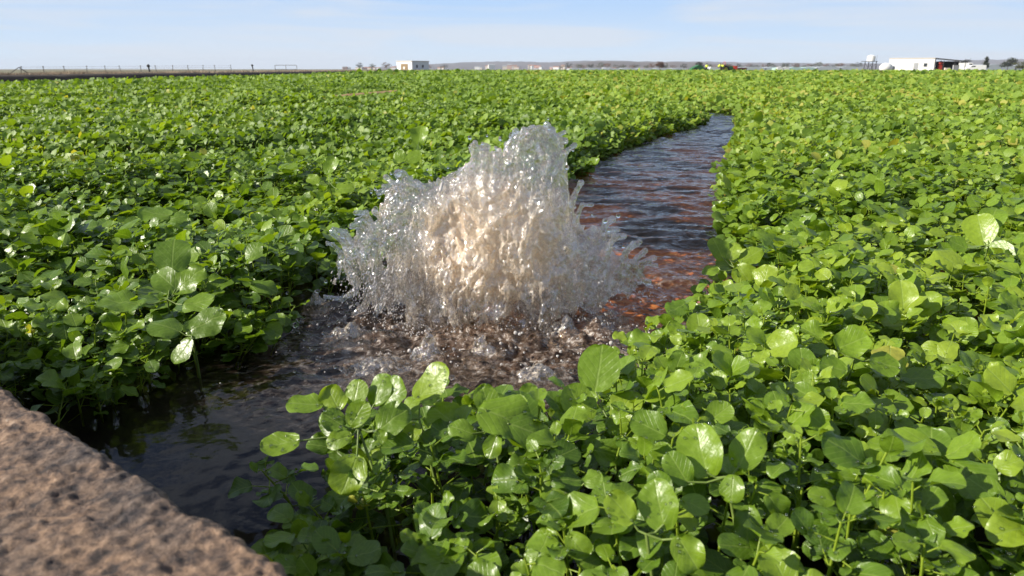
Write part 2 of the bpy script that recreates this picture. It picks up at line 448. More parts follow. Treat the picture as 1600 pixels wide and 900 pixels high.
# ------------------------------------------------------------------ hero sprigs near the camera and along the bank
SCR_R = np.array([1., 0, 0]); SCR_U = np.array([0, math.sin(PITCH), math.cos(PITCH)])
def hero(name_label, anchor, foot, leaves, tint=.66, k_=.88, group='single sprigs standing out of the cress'):
    """anchor: px,py,z of the sprig's fork; foot: plan offset of its root; leaves: (dpx, dpy, length px, tip angle deg, lift, facing 0..1)"""
    A = at_z(*anchor); base = np.array([A[0]+foot[0], A[1]+foot[1], -.03])
    depth = A[1]*math.cos(PITCH)+(CH-A[2])*math.sin(PITCH); m_px = depth/FPX
    root = empty('watercress_sprig', base)
    tag(root, name_label, 'watercress sprig', group)
    segs_a, segs_b, ra, rb = [], [], [], []
    M1 = base*.5+A*.5+np.array([foot[0]*.25, foot[1]*.25, .0]); pts = [base, M1, A]
    for a, b, r0, r1 in ((base, M1, .0026, .0022), (M1, A, .0022, .0017)): segs_a.append(a); segs_b.append(b); ra.append(r0); rb.append(r1)
    for k, (dx, dy, ln, ang, lift, face) in enumerate(leaves):
        C = A + SCR_R*dx*m_px - SCR_U*dy*m_px*.6 + np.array([0, -dy*m_px*.8, 0]) + np.array([0, 0, lift])
        a = R(ang); up = np.array([0, .55, .83]); t = unit(SCR_R*math.cos(a)+up*math.sin(a))
        view = unit(np.array([0, 0, CH])-C); nr = unit(view*face+np.array([0, 0, 1.])*(1-face)+SUNV*.25)
        s = ln*m_px*k_; bp = C-t*s*.5
        rr = np.random.default_rng(k*7+int(anchor[0])); nr = nr+rr.normal(0, .08, 3)
        tem = [template(10, 8, int(anchor[0])*3+k)]
        V, q, U = tem[0]
        xd = unit(np.cross(t, nr)); nn = np.cross(xd, t)
        W = bp-base + s*(V[:, 0:1]*xd+V[:, 1:2]*t+V[:, 2:3]*nn)
        ti = np.clip(tint+rr.normal(0, .08), 0, .92)
        drop_sites.append((W+base, q))
        mesh_arrays('leaf', W, q.ravel(), np.full(len(q), 4), LEAF, root, attrs={'tint': np.full(len(W), ti), 'luv': U})
        kn = A+(bp-A)*.5+np.array([0, 0, -.004])
        for p_, q_ in ((A, kn), (kn, bp)): segs_a.append(p_); segs_b.append(q_); ra.append(.0012); rb.append(.0011)
    v, q = tubes(np.array(segs_a)-base, np.array(segs_b)-base, np.array(ra), np.array(rb), 7)
    mesh_arrays('stem', v, q.ravel(), np.full(len(q), 4), STEM, root)

hero('sprig with small glossy leaves leaning left over the dark pool beside the stone wall', (560, 668, .155), (.05, -.05),
     [(-90, -25, 62, 175, .012, .35), (-45, -32, 50, 120, .014, .5), (-8, -38, 46, 80, .018, .5), (28, -42, 60, 75, .02, .3), (48, -36, 62, 68, .02, .2),
      (55, -2, 64, 40, .012, .75), (0, -8, 50, 60, .014, .8), (-40, 0, 44, 150, .012, .6), (-120, 22, 60, 190, -.004, .25), (-5, 62, 64, 250, -.012, .8), (-30, 20, 40, 200, .0, .7), (38, 20, 26, 300, .004, .7)], .62)
hero('tall narrow upright leaf of the sprig at the foot of the splash', (655, 655, .14), (.03, -.03),
     [(20, -38, 74, 48, .022, .5), (-14, -14, 40, 60, .01, .4), (-10, 20, 34, 200, 0, .7)], .78)
hero('sprig with one broad pointed bright leaf standing upright in front of the brown water', (950, 655, .15), (.02, -.04),
     [(-10, -52, 84, 78, .03, .85), (-48, -20, 66, 120, .008, .15), (30, -15, 60, 60, .01, .6), (14, 8, 40, 10, .0, .8), (52, 25, 70, 200, .0, .2), (70, 5, 48, 80, .006, .9)], .74)
hero('sprig with long dull drooping leaf arching over its neighbours near the wall water', (770, 665, .155), (.02, -.04),
     [(25, 4, 90, -25, .012, .3), (60, 16, 84, -20, .006, .35), (-12, -30, 50, 110, .014, .6), (-50, 10, 46, 160, .004, .6), (0, 30, 40, 250, -.004, .8)], .55)
hero('pair of broad round bright leaves with beads of water, largest of the near right bed', (1135, 745, .185), (.03, -.03),
     [(-36, -30, 88, 100, .012, .95), (40, -30, 74, 60, .012, .9), (-75, -10, 60, 120, .004, .85), (4, 20, 44, 260, 0, .8)], .6)
hero('sprig of three smooth leaves close to the lower frame edge, palest of the front', (1010, 835, .17), (.02, -.03),
     [(22, -30, 80, 100, .014, .8), (-40, -25, 62, 130, .012, .8), (60, 30, 60, 300, .002, .8)], .72)
hero('three large crinkled leaves rising above the left bed beside the pool', (262, 468, .15), (-.03, .05),
     [(-12, -62, 70, 95, .03, .75), (-14, -28, 64, 140, .012, .8), (26, -30, 66, 50, .012, .5), (-70, 10, 80, 175, .006, .2), (55, 10, 60, 10, .006, .3)], .52, .80)
hero('large flat dark leaf hanging low at the edge of the left bed over the pool', (300, 525, .11), (-.02, .05),
     [(20, -15, 76, 30, .012, .6), (-46, -10, 66, 160, .01, .3), (-10, 20, 50, 240, -.01, .5)], .46, .80)
hero('bent sprig with an oval shiny leaf in the middle of the left bed', (235, 350, .175), (0, .05),
     [(0, -14, 62, 170, .012, .35), (40, -8, 42, 20, .01, .4), (-34, 4, 44, 200, .006, .3)], .55, .72)
hero('tall pair of oval leaves standing just behind the left shoulder of the splash', (650, 245, .20), (0, .06),
     [(4, -30, 40, 85, .05, .8), (-2, 4, 34, 30, .01, .8), (-26, 2, 26, 150, .01, .6)], .72, .75)
hero('twisted bright leaf catching the sun left of the splash', (515, 285, .19), (0, .05),
     [(0, -22, 42, 70, .03, .6), (-26, 0, 32, 160, .01, .5), (28, 12, 40, 10, .0, .5)], .75, .68)
hero('big round veined leaf on a straight stalk at the right margin', (1545, 385, .175), (.01, .04),
     [(0, -30, 60, 92, .012, .97), (26, -44, 58, 60, .02, .7), (-50, 0, 36, 150, .006, .6)], .66, .8)
hero('sprig of pointed leaves reaching into the channel below the orange shallows', (1150, 420, .12), (.06, 0),
     [(-22, -34, 40, 110, .012, .4), (0, -28, 36, 70, .012, .6), (-40, 4, 30, 185, .0, .5), (30, -20, 44, 30, .01, .6), (10, 14, 40, 300, .002, .8)], .7)
hero('small light sprig with round leaves dangling into the brown water', (1095, 535, .11), (.06, -.02),
     [(0, -22, 44, 95, .012, .9), (-38, -20, 26, 140, .008, .6), (-34, -8, 30, 190, .004, .5), (30, 4, 34, 350, .004, .8)], .78)
hero('overlapping pair of round leaves among the right bed, lower one shaded', (1335, 560, .185), (0, .03),
     [(0, -16, 58, 20, .01, .8), (-40, 14, 46, 160, 0, .8), (44, 10, 50, 340, 0, .6)], .64)

DEW, nt, out, N, L = newmat('bead_water')
fr = N('ShaderNodeFresnel'); fr.inputs['IOR'].default_value = 1.33; g = N('ShaderNodeBsdfGlossy'); g.inputs['Roughness'].default_value = .09; t = N('ShaderNodeBsdfTransparent'); t.inputs['Color'].default_value = (.95, .98, .93, 1)
ma = N('ShaderNodeMath', operation='ADD'); L(fr.outputs[0], ma.inputs[0]); ma.inputs[1].default_value = .10; ms = N('ShaderNodeMixShader'); L(ma.outputs[0], ms.inputs[0]); L(t.outputs[0], ms.inputs[1]); L(g.outputs[0], ms.inputs[2]); L(ms.outputs[0], out.inputs['Surface'])
cs, rs = [], []
for V_, Q_ in drop_sites:
    p = V_[Q_]; c = p.mean(1); nn = unit(np.cross(p[:, 2]-p[:, 0], p[:, 3]-p[:, 1])); nn = np.where(nn[:, 2:3] < 0, -nn, nn)
    d = np.linalg.norm(c-np.array([0, 0, CH]), axis=1); pr = (.022 if len(Q_) > 2000 else .10)*(d < 1.5)*(c[:, 2] > .06)*(nn[:, 2] > .35)
    m = rng.random(len(c)) < pr; r_ = np.exp(rng.normal(-.1, .4, m.sum()))*.0013
    cs.append(c[m]+nn[m]*(r_*.45)[:, None]+(p[m, 0]-p[m, 2])*rng.uniform(-.4, .4, (m.sum(), 1))); rs.append(r_)
cs = np.concatenate(cs); rs = np.concatenate(rs)
v, f = balls(cs, rs, iv=IV2, jf=IF2)
tag(mesh_arrays('dew', v, f.ravel(), np.full(len(f), 3), DEW), 'tiny clear water beads lying on the nearest watercress leaves', 'water beads', kind='stuff')

# ------------------------------------------------------------------ ground, channel bed
def soil_mat():
    m, nt, out, N, L = newmat('wet_soil')
    t = N('ShaderNodeNewGeometry'); n = N('ShaderNodeTexNoise'); n.inputs['Scale'].default_value = 2.5; n.inputs['Detail'].default_value = 8
    L(t.outputs['Position'], n.inputs['Vector'])
    r = ramp(N, [(.3, (.018, .014, .009)), (.7, (.06, .045, .028))]); L(n.outputs['Fac'], r.inputs['Fac'])
    p = N('ShaderNodeBsdfPrincipled'); L(r.outputs['Color'], p.inputs['Base Color']); p.inputs['Roughness'].default_value = .8
    L(p.outputs[0], out.inputs['Surface']); return m
def plain_mat():
    m, nt, out, N, L = newmat('dry_grassland')
    t = N('ShaderNodeNewGeometry'); n = N('ShaderNodeTexNoise'); n.inputs['Scale'].default_value = .02; n.inputs['Detail'].default_value = 10
    L(t.outputs['Position'], n.inputs['Vector'])
    r = ramp(N, [(.35, (.08, .09, .035)), (.5, (.16, .14, .07)), (.65, (.22, .18, .11))]); L(n.outputs['Fac'], r.inputs['Fac'])
    p = N('ShaderNodeBsdfPrincipled'); L(r.outputs['Color'], p.inputs['Base Color']); p.inputs['Roughness'].default_value = .95
    L(p.outputs[0], out.inputs['Surface']); return m
def bed_mat():
    m, nt, out, N, L = newmat('channel_bed')
    at = N('ShaderNodeAttribute', attribute_name='algae')
    g = N('ShaderNodeNewGeometry'); n = N('ShaderNodeTexNoise'); n.inputs['Scale'].default_value = 14; n.inputs['Detail'].default_value = 8
    L(g.outputs['Position'], n.inputs['Vector'])
    d = ramp(N, [(.3, (.014, .009, .006)), (.7, (.065, .035, .02))]); L(n.outputs['Fac'], d.inputs['Fac'])
    n2 = N('ShaderNodeTexNoise'); n2.inputs['Scale'].default_value = 45; n2.inputs['Detail'].default_value = 6; L(g.outputs['Position'], n2.inputs['Vector'])
    o = ramp(N, [(.3, (.25, .06, .015)), (.55, (.62, .22, .06)), (.75, (.8, .45, .18))]); L(n2.outputs['Fac'], o.inputs['Fac'])
    mu_ = N('ShaderNodeAttribute', attribute_name='pool_shade'); md = N('ShaderNodeMix', data_type='RGBA'); L(mu_.outputs['Fac'], md.inputs[0]); L(d.outputs[0], md.inputs[6]); md.inputs[7].default_value = (.006, .0045, .004, 1)  # bed colour darkened under the near pool, standing for deep unlit water
    mx = N('ShaderNodeMix', data_type='RGBA'); L(at.outputs['Fac'], mx.inputs[0]); L(md.outputs[2], mx.inputs[6]); L(o.outputs[0], mx.inputs[7])
    p = N('ShaderNodeBsdfPrincipled'); L(mx.outputs[2], p.inputs['Base Color']); p.inputs['Roughness'].default_value = .8
    L(p.outputs[0], out.inputs['Surface']); return m

def fan_grid(y0, y1, rows, cols, half, back=.5, xo=0):
    yy = np.exp(np.linspace(math.log(y0+back), math.log(y1+back), rows)); th = np.linspace(-1, 1, cols)*math.tan(half)
    Y = np.repeat(yy[:, None], cols, 1); X = Y*th[None]+xo
    q = np.arange(rows*cols).reshape(rows, cols)
    Q = np.stack([q[:-1, :-1], q[:-1, 1:], q[1:, 1:], q[1:, :-1]], -1).reshape(-1, 4)
    return X, Y-back, Q

# the big ground sheet
a = np.concatenate([-np.geomspace(9000, 12, 26), np.linspace(-10, 10, 11), np.geomspace(12, 9000, 26)])
X, Y = np.meshgrid(a, a); n_ = len(a)
q = np.arange(n_*n_).reshape(n_, n_); Q = np.stack([q[:-1, :-1], q[:-1, 1:], q[1:, 1:], q[1:, :-1]], -1).reshape(-1, 4)
tag(mesh_arrays('ground', np.stack([X.ravel(), Y.ravel(), np.full(X.size, -.16)], -1), Q.ravel(), np.full(len(Q), 4), plain_mat(), smooth=False), kind='structure')
# the field soil under the cress, with the dug channel
X, Y, Q = fan_grid(-.35, FIELD_END, 420, 260, R(50), back=1.0)
sd = sdf_channel(X, Y); fs = field_side(X, Y)
Z = np.full(X.shape, -.015)+.012*noise3(X*3, Y*3) + .03*ss(12, 16, Y)
Z = np.where(sd < .1, Z-.07*ss(.1, -.08, sd), Z)
al = np.clip(ss(-.15, .25, noise3(X*2.2+1, Y*2.2)+.35*noise3(X*7, Y*7)), 0, 1)*np.exp(-(((X-.95-.15*(Y-3))/.8)**2+((Y-3.4)/2.6)**2))*3.4
al = np.clip(al+.5*np.exp(-(((X-.62)/.25)**2+((Y-2.05)/.25)**2)), 0, 1)
keep = (field_side(X, Y).ravel()[Q] > -1).all(1)
al *= ss(1.5, 1.95, Y+.4*X)
tag(mesh_arrays('channel_bed', np.stack([X.ravel(), Y.ravel(), Z.ravel()], -1), Q[keep].ravel(), np.full(keep.sum(), 4), bed_mat(), attrs={'algae': al.ravel(), 'pool_shade': ss(1.75, 1.35, Y+.5*X+.12*noise3(X*4, Y*4)).ravel()}), kind='structure')  # last attribute: where the pool's darkness is painted into the bed
# bare soil strip showing through the left field
# canopy underlayer far away (closed mass of leaves seen edge on)
def canopy_mat():
    m, nt, out, N, L = newmat('far_foliage')
    g = N('ShaderNodeNewGeometry'); n = N('ShaderNodeTexNoise'); n.inputs['Scale'].default_value = 9; n.inputs['Detail'].default_value = 6
    L(g.outputs['Position'], n.inputs['Vector'])
    r = ramp(N, [(.35, (.02, .05, .008)), (.5, (.06, .13, .015)), (.68, (.14, .25, .03))]); L(n.outputs['Fac'], r.inputs['Fac'])
    bp = N('ShaderNodeBump'); bp.inputs['Strength'].default_value = 1; bp.inputs['Distance'].default_value = .05; L(n.outputs['Fac'], bp.inputs['Height'])
    p = N('ShaderNodeBsdfPrincipled'); L(r.outputs[0], p.inputs['Base Color']); L(bp.outputs[0], p.inputs['Normal']); p.inputs['Roughness'].default_value = .7
    L(p.outputs[0], out.inputs['Surface']); return m
X, Y, Q = fan_grid(14, FIELD_END, 330, 300, R(46), back=1.0)
Z = canopy(X, Y)-.05+.02*noise3(X*4, Y*4)
fs = field_side(X, Y); Z = np.where(fs < .6, Z-.12*ss(.6, 0, fs), Z)
strip = (np.abs(X-np.interp(Y, [12.6, 16.9], [-3.15, -2.2])) < .25) & (Y < 17.2)
Z = np.where(strip | (Y < 14.6), -.03, Z)
keep = (fs.ravel()[Q] > -.3).all(1)
tag(mesh_arrays('watercress_mass', np.stack([X.ravel(), Y.ravel(), Z.ravel()], -1), Q[keep].ravel(), np.full(keep.sum(), 4), canopy_mat()),
    'closed green mass of far watercress leaves reaching to the farm sheds', 'watercress', kind='stuff')
# straw coloured strip
xs = np.linspace(0, 1, 40); ws = np.linspace(-1, 1, 8); A_, B_ = np.meshgrid(xs, ws, indexing='ij')
cx = -3.15+A_*.95; cy = 12.6+A_*4.3
X = cx+B_*(.20+.05*noise3(A_*8, B_*0)); Y = cy+.02*B_; Z = .165+.02*noise3(X*6, Y*6)-.06*np.abs(B_)**3-.07*(ss(.1, 0, A_)+ss(.9, 1, A_))
q = np.arange(320).reshape(40, 8); Q = np.stack([q[:-1, :-1], q[:-1, 1:], q[1:, 1:], q[1:, :-1]], -1).reshape(-1, 4)
tag(mesh_arrays('dry_patch', np.stack([X.ravel(), Y.ravel(), Z.ravel()], -1), Q.ravel(), np.full(len(Q), 4), simple('dry_stalks', (.42, .27, .12), .9, .5, 12)),
    'narrow strip of straw brown dead stalks showing in the left field', 'dead stalks', kind='stuff')

# ------------------------------------------------------------------ water surface
FX, FY = -.02, 1.70       # foot of the jet
def water_mat():
    m, nt, out, N, L = newmat('stream_water')
    at = N('ShaderNodeAttribute', attribute_name='churn')
    g = N('ShaderNodeNewGeometry')
    n = N('ShaderNodeTexNoise'); n.inputs['Scale'].default_value = 60; n.inputs['Detail'].default_value = 3; L(g.outputs['Position'], n.inputs['Vector'])
    bp = N('ShaderNodeBump'); bp.inputs['Strength'].default_value = .45; bp.inputs['Distance'].default_value = .008; L(n.outputs['Fac'], bp.inputs['Height'])
    ar = N('ShaderNodeAttribute', attribute_name='rough'); bs_ = N('ShaderNodeMath', operation='MULTIPLY_ADD'); L(ar.outputs['Fac'], bs_.inputs[0]); bs_.inputs[1].default_value = .42; bs_.inputs[2].default_value = .05; L(bs_.outputs[0], bp.inputs['Strength'])
    fr = N('ShaderNodeFresnel'); fr.inputs['IOR'].default_value = 1.33; L(bp.outputs[0], fr.inputs['Normal'])
    gl = N('ShaderNodeBsdfGlossy'); gl.inputs['Roughness'].default_value = .035; L(bp.outputs[0], gl.inputs['Normal'])
    tr = N('ShaderNodeBsdfTransparent'); tr.inputs['Color'].default_value = (1.0, .90, .78, 1)
    df = N('ShaderNodeBsdfDiffuse'); 
    n2 = N('ShaderNodeTexNoise'); n2.inputs['Scale'].default_value = 55; n2.inputs['Detail'].default_value = 9; n2.inputs['Roughness'].default_value = .7; n2.inputs['Distortion'].default_value = .6; L(g.outputs['Position'], n2.inputs['Vector'])
    cr = ramp(N, [(.40, (.20, .125, .085)), (.53, (.32, .22, .16)), (.66, (.86, .78, .70))]); L(n2.outputs['Fac'], cr.inputs['Fac']); L(cr.outputs[0], df.inputs['Color'])
    rg = N('ShaderNodeMapRange'); rg.inputs['From Min'].default_value = .38; rg.inputs['From Max'].default_value = .74; rg.inputs['To Max'].default_value = .72; L(n2.outputs['Fac'], rg.inputs['Value'])
    mu = N('ShaderNodeMath', operation='MULTIPLY', use_clamp=True); L(rg.outputs[0], mu.inputs[0]); L(at.outputs['Fac'], mu.inputs[1])
    m0 = N('ShaderNodeMixShader'); L(mu.outputs[0], m0.inputs[0]); L(tr.outputs[0], m0.inputs[1]); L(df.outputs[0], m0.inputs[2])
    ms = N('ShaderNodeMixShader'); L(fr.outputs[0], ms.inputs[0]); L(m0.outputs[0], ms.inputs[1]); L(gl.outputs[0], ms.inputs[2])
    L(ms.outputs[0], out.inputs['Surface']); return m
X, Y, Q = fan_grid(.1, 12.5, 1150, 760, R(46), back=.9)
sd = sdf_channel(X, Y)
dx = X-FX; dy = (Y-FY)
rj = np.sqrt(dx**2+dy**2)
near_j = np.exp(-np.clip(np.hypot(dx*.8, dy)-.12, 0, 9)**2/.32**2)
# flow coordinates run along the channel
fx = X*.82-Y*.57*.6; fy = Y*.82+X*.57*.6
down = ss(1.5, 2.2, Y+.4*X)
wx_ = X+.04*noise3(X*5, Y*5, 1); wy_ = Y+.04*noise3(X*5, Y*5, 7)
rid = lambda v: 1-2*np.abs(v)
Z = .010*np.sin((np.hypot(wx_-FX, wy_-FY))*46+2.5*noise3(X*2, Y*2))*down*np.exp(-rj*.55)*(.6+noise3(X*4, Y*4, 3))
Z += down*.011*rid(noise3(wx_*2.8, wy_*5.5, .3))+down*.007*noise3(wx_*8, wy_*13, .9)+down*.0045*rid(noise3(wx_*19, wy_*28, 2))+down*.0016*noise3(wx_*45, wy_*60, 2)
Z += near_j*(.024*noise3(wx_*6, wy_*6, 5)+.016*np.abs(noise3(wx_*12, wy_*12, 2))*2+.009*np.abs(noise3(wx_*27, wy_*27, 9))*2+.0055*np.abs(noise3(wx_*55, wy_*55))*2+.0022*np.abs(noise3(wx_*110, wy_*110))*2)
Z += (1-down)*(.0010*noise3(wx_*7, wy_*7, 5)+.0005*noise3(wx_*26, wy_*26, 1)+.0002*np.sin(170*np.hypot(X+.30, Y-.93)+3*noise3(X*6, Y*6))*np.exp(-((X+.33)**2+(Y-.88)**2)/.03))
Z += .0008*noise3(X*60, Y*60)*ss(3, 1, rj)*np.clip(down+near_j, .08, 1)
Z *= ss(.12, -.02, sd)*.92+.08
churn = np.clip(near_j*1.05+.10*ss(.4, -.1, rj-.5), 0, 1)*ss(.12, -.02, sd)
keep = (sd.ravel()[Q] < .5).any(1) & (wall_side(X, Y).ravel()[Q] > -.1).any(1)
V = np.stack([X.ravel(), Y.ravel(), Z.ravel()], -1)
Q = Q[keep]; used = np.unique(Q); mp = np.zeros(len(V), np.int64); mp[used] = np.arange(len(used))
WATER = water_mat()
tag(mesh_arrays('water', V[used], mp[Q].ravel(), np.full(len(Q), 4), WATER, attrs={'churn': churn.ravel()[used], 'rough': np.clip(down+near_j, 0, 1).ravel()[used]}), kind='structure')

# ------------------------------------------------------------------ the jet of water
def surface_nets(F, org, h):
    inside = F > 0; nx, ny, nz = F.shape
    c = np.zeros((nx-1, ny-1, nz-1), np.int8)
    for a in (0, 1):
        for b in (0, 1):
            for d in (0, 1): c += inside[a:nx-1+a, b:ny-1+b, d:nz-1+d]
    act = (c > 0) & (c < 8); idx = -np.ones(act.shape, np.int64); I = np.argwhere(act); idx[act] = np.arange(len(I))
    acc = np.zeros((len(I), 3), np.float32); cnt = np.zeros(len(I), np.float32)
    for ax in range(3):
        o = [k for k in range(3) if k != ax]
        for a in (0, 1):
            for b in (0, 1):
                s = np.zeros(3, int); s[o[0]] = a; s[o[1]] = b; e = s.copy(); e[ax] += 1
                f0 = F[tuple((I+s).T)]; f1 = F[tuple((I+e).T)]; m = (f0 > 0) != (f1 > 0)
                t = np.where(m, f0/np.where(m, f0-f1, 1), 0)
                p = np.repeat(s[None].astype(np.float32), len(I), 0); p[:, ax] += t
                acc[m] += p[m]; cnt += m
    V = (I+acc/cnt[:, None])*h+org
    Q = []
    for ax in range(3):
        o = [(ax+1) % 3, (ax+2) % 3]
        sl0 = [slice(None)]*3; sl1 = [slice(None)]*3; sl0[ax] = slice(0, -1); sl1[ax] = slice(1, None)
        m = inside[tuple(sl0)] != inside[tuple(sl1)]; E = np.argwhere(m)
        ok = (E[:, o[0]] > 0) & (E[:, o[1]] > 0) & (E[:, o[0]] < F.shape[o[0]]-1) & (E[:, o[1]] < F.shape[o[1]]-1)
        E = E[ok]; q = []
        for a, b in ((-1, -1), (0, -1), (0, 0), (-1, 0)):
            c_ = E.copy(); c_[:, o[0]] += a; c_[:, o[1]] += b; q.append(idx[tuple(c_.T)])
        q = np.stack(q, -1); s = inside[tuple(E.T)]; q[~s] = q[~s][:, ::-1]; Q.append(q)
    return V, np.concatenate(Q)

SIL = [(515, 470), (528, 392), (548, 372), (575, 352), (596, 330), (612, 296), (632, 288), (655, 292), (690, 276), (718, 270), (738, 236), (762, 236), (785, 246), (803, 218), (830, 211), (858, 214), (876, 235),
       (884, 262), (890, 300), (900, 345), (920, 366), (945, 372), (960, 395), (985, 418), (1005, 452)]
SP = np.array([at_y(px+(2 if px < 560 else 0), py+(9 if px < 730 or px > 895 else 2), FY) for px, py in SIL])
h = .0026
gx = np.arange(-.47, .37, h); gy = np.arange(-.20, .20, h); gz = np.arange(-.03, .50, h)
GX, GY, GZ = np.meshgrid(gx, gy, gz, indexing='ij')
GX = GX.astype(np.float32); GY = GY.astype(np.float32); GZ = GZ.astype(np.float32)
n1 = noise3(GX*9, GY*9, GZ*9); n2 = noise3(GX*9+40, GY*9, GZ*9)
wx = GX+.016*n1; wz = GZ+.016*n2; wy = GY+.012*noise3(GX*11, GY*11+30, GZ*11)
top = np.interp(wx, SP[:, 0], SP[:, 2], left=-.1, right=-.1).astype(np.float32)
dt = top-wz
xc = np.interp(wz, [0, .2, .45], [-.05, -.03, .04])
hd = .020+.125*np.sqrt(np.clip(dt/.36, 0, 1))
hd = hd*np.interp(wx, [-.42, -.25, -.05, .15, .30], [.35, .75, 1, .8, .4]).astype(np.float32)
F = np.minimum(dt*.8, (hd-np.abs(wy))).astype(np.float32)
# folded sheets: ridges that run outwards and down
A = .022
F += A*(1-2.3*np.abs(noise3(wx*15, wy*15, wz*10)))*.55 + .005*(3.2*np.abs(noise3(wx*24+5, wy*24, wz*20))-1)
F += .0105*(1-2.3*np.abs(noise3(wx*32+9, wy*32, wz*20)))
F += .0045*(3*np.abs(noise3(wx*62, wy*62+3, wz*42))-1)
F += .0022*noise3(GX*170, GY*170, GZ*140)
# lower skirt is torn into falling streaks
low = ss(.17, .05, GZ)
F -= low*.042*ss(-.1, .30, noise3(GX*36, GY*36, GZ*9))
F -= ss(.24, .10, GZ)*ss(.02, .10, np.abs(GX+.05))*.030*ss(.05, .4, noise3(GX*26+3, GY*26, GZ*11))
leftv = ss(-.14, -.26, GX)*ss(.22, .10, GZ)
F -= leftv*.045*ss(-.2, .2, noise3(GX*52, GY*52, GZ*13))
for px, py, rx, rz in ((603, 402, .014, .034), (896, 396, .015, .022), (875, 480, .028, .016), (915, 455, .012, .01), (630, 470, .018, .02), (700, 480, .02, .015)):
    c = at_y(px, py, FY)
    F = np.minimum(F, (np.sqrt(((wx-c[0])/rx)**2+((wz-c[2])/rz)**2)-1)*min(rx, rz)*.9)
BOT = np.array([(505, 432), (560, 462), (620, 496), (680, 545), (760, 560), (830, 530), (880, 492), (940, 472), (1010, 445)])
BP = np.array([at_y(px, py, FY-.08) for px, py in BOT])
zb = np.interp(GX, BP[:, 0], BP[:, 2]).astype(np.float32)
F = np.minimum(F, (GZ-zb)*.7+.035*noise3(GX*30, GY*30, GZ*5)+.02*noise3(GX*75, GY*75, GZ*9)+np.clip(.06-np.abs(GY), 0, 1)*1.6*np.exp(-((GX+.05)/.11)**2)+.004)
def capsule(F, a, b, ra, rb):
    a = np.array(a); b = np.array(b); r = max(ra, rb)+.03
    lo = np.minimum(a, b)-r; hi = np.maximum(a, b)+r
    sx = slice(*np.searchsorted(gx, [lo[0], hi[0]])); sy = slice(*np.searchsorted(gy, [lo[1], hi[1]])); sz = slice(*np.searchsorted(gz, [lo[2], hi[2]]))
    x, y, z = GX[sx, sy, sz]+.005*n1[sx, sy, sz], GY[sx, sy, sz], GZ[sx, sy, sz]+.005*n2[sx, sy, sz]; e = b-a
    t = np.clip(((x-a[0])*e[0]+(y-a[1])*e[1]+(z-a[2])*e[2])/(e@e), 0, 1)
    d = np.sqrt((x-a[0]-t*e[0])**2+(y-a[1]-t*e[1])**2+(z-a[2]-t*e[2])**2)
    f = ra+(rb-ra)*t-d+.0012*noise3(x*120, y*120, z*120)
    k = .006; g = F[sx, sy, sz]; hh = np.clip(.5+.5*(f-g)/k, 0, 1)
    F[sx, sy, sz] = g*(1-hh)+f*hh+k*hh*(1-hh)
def PJ(px, py, dy=0): 
    c = at_y(px, py, FY); c[1] = dy; return c
TEND = [([(640, 330), (630, 296), (622, 272)], [.010, .006, .009], .01), ([(655, 320), (652, 292)], [.012, .008], 0), ([(610, 352), (594, 336), (586, 328)], [.008, .004, .006], -.02),
        ([(560, 390), (545, 380), (534, 370)], [.010, .006, .007], 0), ([(750, 270), (745, 245), (741, 232)], [.013, .01, .011], 0), ([(830, 240), (818, 214)], [.012, .005], .01),
        ([(855, 232), (852, 212)], [.01, .008], 0), ([(868, 262), (878, 240)], [.012, .006], -.01), ([(890, 312), (900, 350), (908, 378), (925, 400)], [.004, .005, .006, .010], -.02),
        ([(915, 405), (938, 380), (946, 350), (958, 342)], [.013, .010, .006, .007], .0), ([(925, 415), (950, 382), (968, 372)], [.012, .009, .004], .03),
        ([(935, 425), (965, 408), (985, 410), (1000, 430), (1012, 441)], [.018, .014, .009, .005, .007], -.01), ([(900, 450), (925, 470), (945, 448), (965, 425)], [.02, .016, .014, .012], -.03),
        ([(870, 470), (866, 500), (868, 522)], [.008, .004, .004], -.05), ([(735, 485), (742, 505), (738, 525)], [.006, .004, .003], -.08), ([(690, 480), (672, 515), (655, 560)], [.012, .008, .010], -.11),
        ([(560, 450), (540, 462), (505, 456)], [.008, .005, .004], -.03), ([(590, 440), (575, 470), (560, 478)], [.008, .006, .004], -.06)]
rt = np.random.default_rng(12)
for k in range(44):
    px = rt.uniform(525, 990); py = np.interp(px, [q_[0] for q_ in SIL], [q_[1] for q_ in SIL])+12; out_ = (px-745)/230
    a1 = (px+out_*rt.uniform(8, 22), py-rt.uniform(8, 24)); a2 = (a1[0]+out_*rt.uniform(8, 26), a1[1]-rt.uniform(-6, 14))
    TEND.append(([(px, py+14), a1, a2], [rt.uniform(.007, .012), rt.uniform(.0028, .005), rt.uniform(.004, .0065)], rt.uniform(-.05, .04)))
for px, py, rx, rz in ((640, 430, .012, .022), (560, 425, .010, .016), (850, 440, .012, .02), (930, 440, .014, .012), (905, 365, .008, .014), (960, 455, .02, .009), (720, 455, .010, .02), (790, 480, .016, .014), (670, 400, .008, .016)):
    c = at_y(px, py, FY-.04)
    F = np.minimum(F, (np.sqrt(((wx-c[0])/rx)**2+((wz-c[2])/rz)**2+((GY+.09)/.09)**2)-1)*min(rx, rz)*.9)
for pts, rad, dy in TEND:
    C = [PJ(px, py, dy) for px, py in pts]; rad = [r*1.3 for r in rad]
    for i in range(len(C)-1): capsule(F, C[i], C[i+1], rad[i], rad[i+1])
G = (1-np.sqrt(((GX+.055-.16*(GZ-.2))/.19)**2+((GZ-.215)/.185)**2+(GY/.095)**2))*.08
G += .016*noise3(wx*20, wy*20, wz*14+5)+.008*noise3(GX*55, GY*55, GZ*38)+.004*noise3(GX*120, GY*120, GZ*80)
G = np.minimum(G, F-.004)
for a in (0, -1):
    for M_ in (F, G): M_[a] = -1; M_[:, a] = -1; M_[:, :, a] = -1
